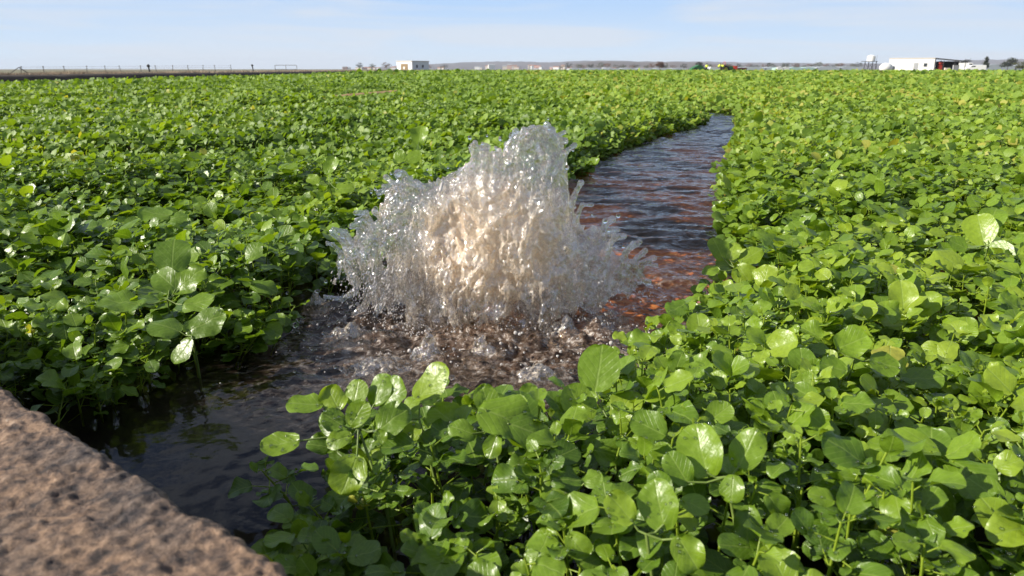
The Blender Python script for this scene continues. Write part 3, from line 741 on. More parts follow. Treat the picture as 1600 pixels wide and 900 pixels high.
VC, QC = surface_nets(G, np.array([gx[0], gy[0], gz[0]]), h)
V, Q = surface_nets(F, np.array([gx[0], gy[0], gz[0]]), h)
# foam weight: thick aerated core, clear rim; streaks
topv = np.interp(V[:, 0], SP[:, 0], SP[:, 2], left=0, right=0); dtv = topv-V[:, 2]
core = np.exp(-(((V[:, 0]+.055)/.16)**2+((V[:, 2]-.20)/.13)**2))
foam = np.clip(core*ss(.0, .08, dtv)*.44+.04+.22*noise3(V[:, 0]*25, V[:, 1]*25, V[:, 2]*16), 0, 1)*ss(-.02, .06, V[:, 2]+.02)
del GX, GY, GZ, wx, wy, wz, top, dt, hd, n1, n2

def jet_mat():
    m, nt, out, N, L = newmat('splashing_water')
    at = N('ShaderNodeAttribute', attribute_name='foam')
    tc = N('ShaderNodeTexCoord'); mp = N('ShaderNodeMapping'); mp.inputs['Scale'].default_value = (1, 1, .6); L(tc.outputs['Object'], mp.inputs['Vector'])
    n = N('ShaderNodeTexNoise'); n.inputs['Scale'].default_value = 75; n.inputs['Detail'].default_value = 2; n.inputs['Roughness'].default_value = .5; n.inputs['Distortion'].default_value = 1.5
    L(mp.outputs[0], n.inputs['Vector'])
    bp = N('ShaderNodeBump'); bp.inputs['Strength'].default_value = 1.0; bp.inputs['Distance'].default_value = .007; L(n.outputs['Fac'], bp.inputs['Height'])
    gl = N('ShaderNodeBsdfGlass'); gl.inputs['IOR'].default_value = 1.36; gl.inputs['Roughness'].default_value = .0; L(bp.outputs[0], gl.inputs['Normal'])
    g2 = N('ShaderNodeBsdfGlossy'); g2.inputs['Roughness'].default_value = .06; L(bp.outputs[0], g2.inputs['Normal'])
    g2.inputs['Color'].default_value = (1, 1, 1, 1); b2 = N('ShaderNodeBump'); b2.inputs['Strength'].default_value = .7; b2.inputs['Distance'].default_value = .005; L(n.outputs['Fac'], b2.inputs['Height'])
    tr = N('ShaderNodeBsdfTransparent'); tr.inputs['Color'].default_value = (.98, .97, .96, 1)
    m0 = N('ShaderNodeMixShader'); m0.inputs[0].default_value = .45; L(gl.outputs[0], m0.inputs[1]); L(g2.outputs[0], m0.inputs[2])
    m1 = N('ShaderNodeMixShader'); m1.inputs[0].default_value = .46; L(m0.outputs[0], m1.inputs[1]); L(tr.outputs[0], m1.inputs[2])
    df = N('ShaderNodeBsdfPrincipled'); df.inputs['Base Color'].default_value = (.97, .85, .70, 1); df.inputs['Roughness'].default_value = .22; df.inputs['Specular IOR Level'].default_value = .9; L(b2.outputs[0], df.inputs['Normal'])
    tl = N('ShaderNodeBsdfTranslucent'); tl.inputs['Color'].default_value = (.98, .86, .70, 1)
    m2 = N('ShaderNodeMixShader'); m2.inputs[0].default_value = .55; L(df.outputs[0], m2.inputs[1]); L(tl.outputs[0], m2.inputs[2])
    # bubbles: fine threads and specks, denser where the attribute is high
    def threads(sc, dist, det):
        a = N('ShaderNodeTexNoise'); a.inputs['Scale'].default_value = sc; a.inputs['Detail'].default_value = det; a.inputs['Roughness'].default_value = .55; a.inputs['Distortion'].default_value = dist; L(mp.outputs[0], a.inputs['Vector'])
        b = N('ShaderNodeMath', operation='SUBTRACT'); L(a.outputs['Fac'], b.inputs[0]); b.inputs[1].default_value = .5
        c = N('ShaderNodeMath', operation='ABSOLUTE'); L(b.outputs[0], c.inputs[0]); return c
    t1 = threads(48, 3.0, 3); t2 = threads(120, 2.0, 3)
    mn = N('ShaderNodeMath', operation='MINIMUM'); L(t1.outputs[0], mn.inputs[0]); L(t2.outputs[0], mn.inputs[1])
    ad = N('ShaderNodeMath', operation='MULTIPLY_ADD'); L(at.outputs['Fac'], ad.inputs[0]); ad.inputs[1].default_value = .125; ad.inputs[2].default_value = -.004
    sb = N('ShaderNodeMath', operation='SUBTRACT'); L(ad.outputs[0], sb.inputs[0]); L(mn.outputs[0], sb.inputs[1])
    mr = N('ShaderNodeMapRange'); mr.inputs['From Min'].default_value = -.012; mr.inputs['From Max'].default_value = .02; mr.inputs['To Max'].default_value = .9; L(sb.outputs[0], mr.inputs['Value'])
    m3 = N('ShaderNodeMixShader'); L(mr.outputs[0], m3.inputs[0]); L(m1.outputs[0], m3.inputs[1]); L(m2.outputs[0], m3.inputs[2])
    L(m3.outputs[0], out.inputs['Surface']); return m
JET = jet_mat()
jet = tag(mesh_arrays('water_jet', V, Q.ravel(), np.full(len(Q), 4), JET, attrs={'foam': foam}),
          'tall milky burst of irrigation water welling up out of the channel', 'water jet')
jet.location = (0, FY, 0)
m, nt, out, N, L = newmat('aerated_water')
tc = N('ShaderNodeTexCoord'); n = N('ShaderNodeTexNoise'); n.inputs['Scale'].default_value = 60; n.inputs['Detail'].default_value = 6; n.inputs['Distortion'].default_value = 1.5; L(tc.outputs['Object'], n.inputs['Vector'])
r = ramp(N, [(.35, (.93, .70, .47)), (.5, (.98, .86, .70)), (.65, (.98, .95, .90))]); L(n.outputs['Fac'], r.inputs['Fac'])
d1 = N('ShaderNodeBsdfDiffuse'); t1 = N('ShaderNodeBsdfTranslucent'); L(r.outputs[0], d1.inputs[0]); L(r.outputs[0], t1.inputs[0])
ms = N('ShaderNodeMixShader'); ms.inputs[0].default_value = .5; L(d1.outputs[0], ms.inputs[1]); L(t1.outputs[0], ms.inputs[2])
at = N('ShaderNodeAttribute', attribute_name='dense'); ad = N('ShaderNodeMath', operation='ADD'); L(at.outputs['Fac'], ad.inputs[0]); L(n.outputs['Fac'], ad.inputs[1])
mr = N('ShaderNodeMapRange'); mr.inputs['From Min'].default_value = .72; mr.inputs['From Max'].default_value = .95; L(ad.outputs[0], mr.inputs['Value'])
tp = N('ShaderNodeBsdfTransparent'); m2 = N('ShaderNodeMixShader'); L(mr.outputs[0], m2.inputs[0]); L(tp.outputs[0], m2.inputs[1]); L(ms.outputs[0], m2.inputs[2]); L(m2.outputs[0], out.inputs['Surface'])
dens = np.clip(1.25-np.sqrt(((VC[:, 0]+.055)/.17)**2+((VC[:, 2]-.20)/.16)**2), 0, 1)*1.1
co = mesh_arrays('aerated_core', VC, QC.ravel(), np.full(len(QC), 4), m, jet, attrs={'dense': dens})

# airborne drops: the large ones are parts of the jet
BIG = [(622, 271, .0085), (536, 368, .008), (587, 327, .006), (881, 238, .007), (886, 262, .005), (966, 337, .0055), (1014, 441, .007), (983, 449, .004), (466, 497, .007), (461, 508, .005), (449, 458, .0035),
       (523, 573, .0035), (533, 576, .0045), (541, 584, .003), (516, 592, .003), (460, 580, .003), (487, 545, .003), (817, 212, .005), (945, 345, .006), (952, 360, .005), (889, 315, .006), (893, 330, .005),
       (897, 345, .004), (706, 590, .005), (505, 520, .003), (475, 530, .0025), (495, 560, .0028), (558, 590, .003), (893, 580, .004), (864, 565, .004), (580, 300, .003), (604, 345, .003), (571, 345, .003),
       (700, 262, .003), (775, 232, .0035), (792, 228, .003), (903, 300, .003), (925, 335, .003), (975, 385, .0035), (1001, 470, .003), (960, 478, .003), (940, 500, .003)]
r2 = np.random.default_rng(3)
for i in range(30):
    px = r2.uniform(470, 980); py = r2.uniform(480, 600); BIG.append((px, py, r2.uniform(.0016, .0032)))
for i in range(26):
    px = r2.uniform(515, 1010); py = np.interp(px, [q_[0] for q_ in SIL], [q_[1] for q_ in SIL])-r2.uniform(2, 30); BIG.append((px+(px-745)/230*r2.uniform(0, 25), py, r2.uniform(.002, .0048)))
for px, py, r_ in BIG:
    yy = FY + (r2.uniform(-.05, .02) if py < 470 else 0)
    if py > 470:
        zz = r2.uniform(.015, .07); c = at_z(px, py, zz)
        if c[1] > FY: c = at_y(px, py, FY-.05)
    else: c = at_y(px, py, yy)
    v = IV3*r_*np.array([1, 1, r2.uniform(.9, 1.35)]); v = v*(1+.12*noise3(IV3[:, 0]*1.3+px, IV3[:, 1]*1.3, IV3[:, 2]*1.3))[:, None]
    o = mesh_arrays('droplet', v, IF3.ravel(), np.full(len(IF3), 3), DROP, jet)
    o.location = c-np.array([0, FY, 0])
# fine spray and falling streaks around it
n = 3100
px = np.concatenate([r2.normal(600, 45, 1300), r2.uniform(600, 960, 900), r2.normal(760, 110, 900)])
py = np.concatenate([r2.normal(455, 42, 1300), r2.normal(505, 34, 900), r2.uniform(215, 500, 900)])
dd = r2.normal(0, .07, n)-.06
C = np.array([at_y(a_, b_, FY+d_) for a_, b_, d_ in zip(px, py, dd)])
tz = np.interp(C[:, 0], SP[:, 0], SP[:, 2], left=-1, right=-1); ok = (C[:, 2] > 0) & (C[:, 2] < tz-.0)
C = C[ok]; m_ = len(C)
vel = np.stack([(C[:, 0]+.03)*1.2, r2.normal(0, .1, m_), -.7-0*C[:, 0]], -1)
v, f = balls(C-np.array([0, FY, 0]), np.exp(r2.normal(0, .5, m_))*.0008, vel, r2.uniform(1.1, 4, m_))
SPRAY, nt, out, N, L = newmat('spray_water')
g = N('ShaderNodeBsdfGlass'); g.inputs['IOR'].default_value = 1.33; g.inputs['Roughness'].default_value = .03
t = N('ShaderNodeBsdfDiffuse'); t.inputs['Color'].default_value = (.85, .8, .76, 1); ms = N('ShaderNodeMixShader'); ms.inputs[0].default_value = .45
L(g.outputs[0], ms.inputs[1]); L(t.outputs[0], ms.inputs[2]); L(ms.outputs[0], out.inputs['Surface'])
o = mesh_arrays('spray', v, f.ravel(), np.full(len(f), 3), SPRAY, jet); o['kind'] = 'stuff'

# froth beads riding on the water round the foot
m_ = 1500; an = r2.uniform(0, 6.28, m_); rr_ = np.abs(r2.normal(.22, .11, m_)); C = np.stack([FX-.03+1.25*rr_*np.cos(an), FY+rr_*np.sin(an)*1.1-.03, np.zeros(m_)], -1)
cl_ = noise3(C[:, 0]*12, C[:, 1]*12, 3); C = C[cl_ > -.05]; m_ = len(C); C[:, 2] = .018+.02*r2.random(m_)
v, f = balls(C-np.array([0, FY, 0]), np.exp(r2.normal(0, .5, m_))*.0016)
o = mesh_arrays('froth', v, f.ravel(), np.full(len(f), 3), SPRAY, jet); o['kind'] = 'stuff'

# smaller splash of broken water in front
def blob(name, label, px, py, w, hgt, seed, foamv, cat='splash'):
    c = at_z(px, py, .0); hh = .0022
    x = np.arange(-w, w, hh); z = np.arange(-.02, hgt*1.3, hh)
    X, Y, Z = [a.astype(np.float32) for a in np.meshgrid(x, x, z, indexing='ij')]
    rr = np.sqrt(X**2+(Y*1.25)**2)/w
    F = hgt*(.75-rr*.95)*(1+.8*noise3(X*30+seed, Y*30, 0))-Z
    F = F+.012*noise3(X*45+seed, Y*45, Z*45)+.007*(1-2*np.abs(noise3(X*90, Y*90+seed, Z*90)))
    for a in (0, -1): F[a] = -1; F[:, a] = -1; F[:, :, a] = -1
    V, Q = surface_nets(F, np.array([x[0], x[0], z[0]]), hh)
    fo = np.clip(foamv+.5*noise3(V[:, 0]*90, V[:, 1]*90, V[:, 2]*60), 0, 1)
    o = mesh_arrays(name, V, Q.ravel(), np.full(len(Q), 4), JET, attrs={'foam': fo}); o.location = c
    return tag(o, label, cat, 'small splashes round the foot of the jet')
blob('small_splash', 'white frothy lump of water just behind the near leaves', 842, 590, .062, .045, 3, .16)
blob('small_splash', 'low tan coloured boil of water below the left skirt of the jet', 590, 575, .075, .022, 9, .1)
blob('small_splash', 'clear peaked splash standing in front of the middle of the jet', 668, 560, .045, .075, 15, .05)
blob('small_splash', 'jagged clear splash right of the middle at the foot of the jet', 880, 520, .05, .05, 31, .12)
blob('small_splash', 'wide low splash under the left skirt beside the dark pool', 545, 525, .06, .04, 37, .12)
blob('small_splash', 'narrow fingers of water rising straight in front of the tan core', 755, 552, .05, .055, 43, .1)
blob('small_splash', 'flat glassy hump of water toward the right bank sprigs', 950, 500, .055, .03, 51, .08)
blob('small_splash', 'thin curl of thrown water at the edge of the left bed', 495, 478, .04, .055, 22, .2)

# ------------------------------------------------------------------ stone wall (nearest thing, lower left)
def stone_mat():
    m, nt, out, N, L = newmat('rough_stone')
    g = N('ShaderNodeTexCoord')
    n = N('ShaderNodeTexNoise'); n.inputs['Scale'].default_value = 85; n.inputs['Detail'].default_value = 8; n.inputs['Roughness'].default_value = .7; L(g.outputs['Object'], n.inputs['Vector'])
    n2 = N('ShaderNodeTexNoise'); n2.inputs['Scale'].default_value = 15; n2.inputs['Detail'].default_value = 6; L(g.outputs['Object'], n2.inputs['Vector'])
    a_ = ramp(N, [(.36, (.035, .03, .03)), (.46, (.15, .11, .088)), (.54, (.28, .20, .14)), (.62, (.38, .275, .195)), (.74, (.50, .44, .38))]); L(n.outputs['Fac'], a_.inputs['Fac'])
    b_ = ramp(N, [(.38, (.50, .52, .58)), (.62, (1.1, .98, .86))]); L(n2.outputs['Fac'], b_.inputs['Fac'])
    mx = N('ShaderNodeMix', data_type='RGBA', blend_type='MULTIPLY'); mx.inputs[0].default_value = 1; L(a_.outputs[0], mx.inputs[6]); L(b_.outputs[0], mx.inputs[7])
    bp = N('ShaderNodeBump'); bp.inputs['Strength'].default_value = 1; bp.inputs['Distance'].default_value = .009; L(n.outputs['Fac'], bp.inputs['Height'])
    p = N('ShaderNodeBsdfPrincipled'); L(mx.outputs[2], p.inputs['Base Color']); L(bp.outputs[0], p.inputs['Normal']); p.inputs['Roughness'].default_value = .85
    L(p.outputs[0], out.inputs['Surface']); return m
nu, nv = 560, 150
s = np.concatenate([np.linspace(-1.9, -.15, 200), np.linspace(-.147, .55, nu-200)])                      # along the wall, from far left to near right
prof = np.concatenate([np.stack([np.linspace(.42, .009, 200), np.full(200, 0.)], 1), np.stack([.009*np.cos(np.linspace(R(90), 0, 14)[1:])*-1+.009, -.009+.009*np.sin(np.linspace(R(90), 0, 14)[1:])], 1),
                       np.stack([np.full(47, 0.), np.linspace(-.03, -.40, 47)], 1)])
nv = len(prof)
S_, I_ = np.meshgrid(s, np.arange(nv), indexing='ij')
back = prof[I_, 0]; zz = WT+prof[I_, 1]
edge = .003*noise3(S_*9, 0*S_, 3)+.003*noise3(S_*28, 0*S_, 6)
bx_ = wa[0]+wdir[0]*S_-wn[0]*(back+.004)+wn[0]*edge; by_ = wa[1]+wdir[1]*S_-wn[1]*(back+.004)+wn[1]*edge
isTop = (I_ < 202)
d3 = .0030*fbm(bx_*13, by_*13, zz*13, 6, .6)+.002*np.abs(noise3(bx_*60, by_*60, zz*60))+.0015*fbm(bx_*30, by_*30, 9, 4, .6)+.0022*noise3(bx_*120, by_*120)
chip = -.016*ss(.25, .55, noise3(S_*7+2, zz*9, 1))*np.exp(-(back/.035)**2)
zz = zz+np.where(isTop, d3, d3*.2)+chip; o_ = np.where(isTop, d3*.3, d3)
bx_ += wn[0]*o_; by_ += wn[1]*o_
q = np.arange(nu*nv).reshape(nu, nv); Q = np.stack([q[:-1, :-1], q[1:, :-1], q[1:, 1:], q[:-1, 1:]], -1).reshape(-1, 4)
V = np.stack([bx_.ravel(), by_.ravel(), zz.ravel()], -1)
# close the far side and ends
nb = len(V); ends = []
b0 = np.stack([bx_[:, 0], by_[:, 0], np.full(nu, -.12)], -1); V = np.concatenate([V, b0]); k = np.arange(nu-1)
Q2 = np.stack([q[k+1, 0], q[k, 0], nb+k, nb+k+1], -1); Q = np.concatenate([Q, Q2])
wall = mesh_arrays('stone_wall', V, Q.ravel(), np.full(len(Q), 4), stone_mat())
tag(wall, 'rough reddish brown stone coping of the channel wall beside the dark pool', 'stone wall')

# ------------------------------------------------------------------ background
WHITE = simple('white_paint', (.80, .79, .76), .6, .06, .6); CREAM = simple('cream_wall', (.7, .62, .52), .8, .1, .4)
DARK = simple('dark_metal', (.03, .03, .032), .6, .3, 2); BROWN = simple('brown_door', (.28, .19, .09), .6, .2, 2)
GLASSD = simple('dark_window', (.05, .06, .07), .2, .2, 1); GREY = simple('grey_cladding', (.35, .36, .37), .6, .12, .3)
GREENP = simple('green_machine_paint', (.03, .16, .04), .4, .2, 1); REDP = simple('red_paint', (.5, .05, .03), .5, .2, 1)
TYRE = simple('tyre_rubber', (.02, .02, .02), .8, .2, 4); HIVIS = simple('fluorescent_vest', (.75, .85, .08), .6, .05, 2)
SKIN = simple('skin', (.35, .2, .13), .6, .1, 2); TROU = simple('dark_trousers', (.03, .035, .05), .8, .1, 3)
ROOFT = simple('terracotta_roof', (.42, .18, .11), .8, .2, .3); POST = simple('grey_post', (.16, .14, .12), .7, .2, 2)
POLY_ = simple('greenhouse_film', (.42, .46, .48), .5, .1, .1)

def gpos(px, dist):
    """plan position at horizontal distance dist seen at column px near the horizon"""
    d = ray(px, 108); return np.array([d[0]/d[1]*dist, dist])

# earth bank with dry grass along the left field edge
nu = 400; L_ = 135.
s = np.concatenate([[-12], np.geomspace(.5, L_, nu-1)])-.5
prof = np.array([(0.0, -.14), (.05, .02), (.2, .24), (.35, .36), (.6, .41), (1.4, .42), (2.4, .38), (5, .2), (9, -.14)])
S_, I_ = np.meshgrid(s, np.arange(len(prof)), indexing='ij')
back = prof[I_, 0]; zz = prof[I_, 1]
X = e0[0]+edir[0]*S_-en[0]*back; Y = e0[1]+edir[1]*S_-en[1]*back
zz = zz+.03*noise3(X*.6, Y*.6, 2)*(zz > 0)+.02*noise3(X*2, Y*2, 2)*(zz > .1)
q = np.arange(X.size).reshape(X.shape); Q = np.stack([q[:-1, :-1], q[:-1, 1:], q[1:, 1:], q[1:, :-1]], -1).reshape(-1, 4)
bank = mesh_arrays('earth_bank', np.stack([X.ravel(), Y.ravel(), zz.ravel()], -1), Q.ravel(), np.full(len(Q), 4), simple('dark_earth', (.07, .05, .035), .95, .5, 1.5))
tag(bank, kind='structure')
# dry grass along its crest
n = 52000
sg = np.exp(r2.uniform(math.log(.8), math.log(L_), n))-2; bk = r2.uniform(.7, 4.5, n)**1.0
x = e0[0]+edir[0]*sg-en[0]*bk; y = e0[1]+edir[1]*sg-en[1]*bk
z0 = np.interp(bk, prof[:, 0], prof[:, 1])-.02
hh = r2.uniform(.05, .13, n)*(1+.8*np.clip(noise3(x*.35, y*.35), -.8, 1)); az = r2.uniform(0, 6.28, n); w = .004+sg.clip(0)*.00035+.004
t_ = np.stack([x+r2.normal(0, .03, n), y+r2.normal(0, .03, n), z0+hh], -1)
a_ = np.stack([x-np.cos(az)*w, y-np.sin(az)*w, z0], -1); b_ = np.stack([x+np.cos(az)*w, y+np.sin(az)*w, z0], -1)
V = np.stack([a_, b_, t_], 1).reshape(-1, 3)
tag(mesh_arrays('dry_grass', V, np.arange(3*n), np.full(n, 3), simple('dry_grass_blades', (.50, .38, .26), .9, .4, .5), smooth=False), 'pale dry grass fringe along the top of the earth bank', 'grass', kind='stuff')

def box_obj(name, mat, parent, *boxes):
    bm = bmesh.new()
    for b in boxes: bx(bm, *b)
    return bm_obj(name, bm, mat, parent)

# wire fence on the bank
def line_pt(px, off=2.6):
    d = ray(px, 108); d = d[:2]/np.linalg.norm(d[:2]); o = e0-en*off
    A = np.array([[d[0], -edir[0]], [d[1], -edir[1]]]); t = np.linalg.solve(A, o); return d*t[0]
fence = empty('wire_fence', (*line_pt(30), .3)); tag(fence, 'thin wire fence with leaning grey posts along the earth bank', 'fence')
f0 = np.array([*line_pt(30), .3]); pts = []
for px in (30, 68, 102, 134, 164, 190, 220, 245, 269, 294, 316, 337, 361):
    c = line_pt(px); d = np.hypot(*c); hgt = d*10.5/1180+.08; pts.append((c, hgt))
    bm = bmesh.new(); lean = r2.normal(0, .06); rad = .010+d*.0002
    bar(bm, (0, 0, -.1), (lean, 0, hgt), rad, rad*.8, 6); bar(bm, (lean, 0, hgt-.02), (lean, 0, hgt+.02), rad*1.5, rad*1.5, 6)
    if px == 30: bar(bm, (0, 0, hgt*.95), (.35, .3, 0), rad); bar(bm, (0, 0, hgt*.95), (-.3, -.25, .1), rad*.8)
    bm_obj('post', bm, POST, fence, loc=(c[0]-f0[0], c[1]-f0[1], 0))
for fz in (.45, .75, .96):
    bm = bmesh.new()
    for (a, ha), (b, hb) in zip(pts[:-1], pts[1:]):
        bar(bm, (a[0]-f0[0], a[1]-f0[1], ha*fz), (b[0]-f0[0], b[1]-f0[1], hb*fz), .003, .004, 4)
    bm_obj('wire', bm, POST, fence)
for px, hp in ((234, 12), (396, 11)):
    c = line_pt(px, 4); d = np.hypot(*c); hgt = d*hp/1180
    bm = bmesh.new(); bar(bm, (0, 0, -.1), (-hgt*.12, 0, hgt), .05, .04); ball(bm, (-hgt*.12, 0, hgt), .09)
    o = bm_obj('marker_post', bm, DARK, loc=(c[0], c[1], .3))
    tag(o, 'dark marker post with a round head %s' % ('leaning left behind the wire fence' if px < 300 else 'at the far end of the earth bank'), 'post')

# pipe frame rack
c = gpos(447, 150); fr = empty('pipe_frame', (*c, 0)); tag(fr, 'bare rectangular pipe frame standing at the edge of the far field', 'frame')
for xx in (-2.2, 0, 2.2):
    bm = bmesh.new(); bar(bm, (xx, 0, -.1), (xx, 0, 1.35), .05); bm_obj('post', bm, POST, fr)
for z_ in (1.35, .55):
    bm = bmesh.new(); bar(bm, (-2.2, 0, z_), (2.2, 0, z_), .045); bm_obj('rail', bm, POST, fr)

# white cabin left
c = gpos(632, 155)
cab = empty('white_cabin', (*c, -.1), R(-33)); tag(cab, 'small white flat roofed cabin with a brown door and two small windows', 'cabin')
# local x: door face width 4.0 ; y: depth 6
box_obj('wall', WHITE, cab, (-2.1, 2.1, 0, 5.5, 0, 2.25))
box_obj('roof', CREAM, cab, (-2.2, 2.2, -.1, 5.6, 2.252, 2.36))
d_ = box_obj('door', BROWN, cab, (-.95, .95, -.05, -.003, .1, 1.75)); box_obj('door_light', WHITE, d_, (-.25, .15, -.08, -.053, .7, 1.2))
for yy in (1.5, 3.4):
    w_ = box_obj('window', WHITE, cab, (2.103, 2.16, yy-.32, yy+.32, .95, 1.6)); box_obj('pane', GLASSD, w_, (2.163, 2.18, yy-.26, yy+.26, 1.0, 1.55))

# right: white shed with open lean-to
c = gpos(1424, 150)
shed = empty('white_shed', (*c, -.1), R(-32)); tag(shed, 'white block farm shed with a door, a small window and a dark open lean to', 'shed')
box_obj('wall', WHITE, shed, (-4.2, 3.9, 0, 4.5, 0, 2.75))
box_obj('roof', CREAM, shed, (-4.3, 4.0, -.1, 4.6, 2.752, 2.86))
box_obj('door', GREY, shed, (.3, 1.1, -.05, -.003, .1, 1.9))
w_ = box_obj('window', WHITE, shed, (2.0, 2.75, -.04, -.003, 1.1, 1.9)); box_obj('pane', GLASSD, w_, (2.07, 2.68, -.06, -.043, 1.17, 1.83))
bm = bmesh.new(); prism(bm, [(3.95, 2.6), (9.4, 2.1), (9.4, 2.25), (3.95, 2.85)], -.2, 4.6); bm_obj('lean_to_roof', bm, DARK, shed)
box_obj('lean_to_back', DARK, shed, (3.95, 8.0, 4.3, 4.4, 0, 2.2))
for xx in (5.5, 7.4, 9.2): box_obj('post', DARK, shed, (xx-.06, xx+.06, -.1, .02, 0, 2.3))
def shed_pt(x, y, z=0):
    a = R(-32); return (c[0]+x*math.cos(a)-y*math.sin(a), c[1]+x*math.sin(a)+y*math.cos(a), z-.1)
# things under the lean-to
bm = bmesh.new(); bx(bm, -.35, .35, -.2, .2, 0, 1.6); ball(bm, (0, -.1, 1.9), .42, 2, (1.2, .8, .9))
tag(bm_obj('red_hopper', bm, REDP, loc=shed_pt(4.9, 1.2)), 'red machine hopper standing under the dark lean to', 'hopper')
for i, (xx, nm) in enumerate(((6.2, 'tan covered stack on the ground under the lean to'), (7.6, 'grey machine parts stacked under the lean to roof'))):
    bm = bmesh.new(); bx(bm, -.7, .7, -.4, .4, 0, .55); bx(bm, -.4, .5, -.3, .3, .55, .95+i*.5); 
    tag(bm_obj('pallet_stack', bm, CREAM if i == 0 else GREY, loc=shed_pt(xx, .8)), nm, 'stack')

# vans right of the shed
def vehicle(px, dist, ln, hgt, rz, label, cat='van'):
    c = gpos(px, dist); root = empty('parked_van', (*c, -.1), rz); tag(root, label, cat, 'white vans parked by the greenhouses')
    bm = bmesh.new(); prism(bm, [(-ln/2, .35), (ln/2, .35), (ln/2, .95), (ln/2-.7, 1.1), (ln/2-1.3, hgt), (-ln/2+.1, hgt), (-ln/2, hgt-.15)], -.9, .9)
    bmesh.ops.bevel(bm, geom=bm.edges[:], offset=.06, segments=2, affect='EDGES'); bm_obj('body', bm, WHITE, root)
    bm = bmesh.new(); prism(bm, [(ln/2-1.9, 1.15), (ln/2-.9, 1.15), (ln/2-1.35, hgt-.15), (ln/2-1.9, hgt-.15)], -.92, .92); bm_obj('side_window', bm, GLASSD, root)
    for sx in (-ln/2+.8, ln/2-.85):
        for sy in (-.85, .85):
            bm = bmesh.new(); bar(bm, (sx, sy-.1, .34), (sx, sy+.1, .34), .34, .34, 16); bm_obj('wheel', bm, TYRE, root)
vehicle(1505, 175, 5.6, 2.1, R(-20), 'long white van half hidden by the field, next to the lean to')
vehicle(1522, 165, 4.2, 1.55, R(170), 'smaller white car like van furthest to the right of the shed')
bm = bmesh.new(); ball(bm, (0, 0, .5), .75, 3, (1.5, 1, .8)); c = gpos(1476, 160)
tag(bm_obj('covered_heap', bm, WHITE, smooth=True, loc=(*c, -.1)), 'low white covered heap on the ground between lean to and vans', 'heap')

# water tower
c = gpos(1359, 150); tw = empty('water_tower', (*c, -.1)); tag(tw, 'white round water tank raised on a dark four legged steel stand', 'water tower')
for sx in (-.75, .75):
    for sy in (-.75, .75):
        bm = bmesh.new(); bar(bm, (sx*1.15, sy*1.15, 0), (sx, sy, 2.15), .07); bm_obj('leg', bm, DARK, tw)
bm = bmesh.new(); bx(bm, -1.5, .95, -.95, .95, 2.15, 2.23); bm_obj('platform', bm, DARK, tw)
bm = bmesh.new()
for sy in (-.8, .8): bar(bm, (-.85, sy, .2), (.85, sy, 1.9), .03); bar(bm, (.85, sy, .2), (-.85, sy, 1.9), .03)
bm_obj('cross_brace', bm, DARK, tw)
bm = bmesh.new(); bar(bm, (0, 0, 2.24), (0, 0, 3.2), .78, .78, 24); bar(bm, (0, 0, 3.2), (0, 0, 3.42), .78, .3, 24); bm_obj('tank', bm, WHITE, tw, smooth=False)
bm = bmesh.new(); bar(bm, (1.05, 0, 0), (1.15, 0, 3.4), .025); bm_obj('pipe', bm, POST, tw)
# ground tank
c = gpos(1384, 148); gt = empty('ground_tank', (*c, -.1), R(10)); tag(gt, 'large white egg shaped tank lying on the ground next to the water tower', 'tank')
bm = bmesh.new(); ball(bm, (0, 0, .95), 1.0, 4, (1.32, 1, .95)); bm_obj('body', bm, WHITE, gt, smooth=True)
box_obj('cradle', DARK, gt, (-.7, -.5, -.6, .6, 0, .3), (.5, .7, -.6, .6, 0, .3)); 
bm = bmesh.new(); bar(bm, (1.2, 0, .9), (1.75, 0, .9), .45, .4, 16); bm_obj('end_flange', bm, GREY, gt)

# greenhouses: long low tunnels
def greenhouse(px0, px1, dist, hgt, label, mat=POLY_, rise=.9):
    a = gpos(px0, dist); b = gpos(px1, dist); root = empty('greenhouse', (*((a+b)/2), -.1)); tag(root, label, 'greenhouse', 'long low greenhouses beyond the field')
    ln = b[0]-a[0]; nb = max(2, int(ln/16)); w = ln/nb
    bm = bmesh.new()
    prof = []
    for i in range(nb):
        for k in range(6): t = k/6; prof.append((-ln/2+w*(i+t), hgt-rise+rise*math.sin(math.pi*t)))
    prof.append((ln/2, hgt-rise)); prof = [(-ln/2, 0)]+prof+[(ln/2, 0)]
    prism(bm, prof[::-1], 0, 40); bm_obj('tunnel_skin', bm, mat, root)
    bm = bmesh.new()
    for i in range(nb+1): bx(bm, -ln/2+w*i-.15, -ln/2+w*i+.15, -.2, -.02, 0, hgt-rise)
    bm_obj('front_post', bm, DARK, root)
MINT = simple('mint_film', (.40, .55, .50), .5, .1, .05)
greenhouse(1160, 1232, 640, 2.6, 'long grey greenhouse row behind the harvest machine')
greenhouse(1233, 1275, 600, 2.3, 'pale mint green tunnel house between two grey rows', MINT)
greenhouse(1276, 1350, 640, 2.9, 'long grey greenhouse row ending at the water tower')
greenhouse(1478, 1640, 420, 3.3, 'wide grey greenhouse behind the white vans')
greenhouse(890, 1075, 760, 1.9, 'far pale greenhouse strip under the bare round tree')
for i, px in enumerate((1218, 1228)):
    c = gpos(px, 420); bm = bmesh.new(); bx(bm, -1.6, 1.6, -1, 1, 0, 1.5)
    prism(bm, [(-1.8, 1.5), (1.8, 1.5), (0, 2.0)], -1.1, 1.1)
    tag(bm_obj('field_box', bm, WHITE, loc=(*c, -.1)), 'small white box shed in front of the mint tunnel, %s one' % ('left' if i == 0 else 'right'), 'box shed')

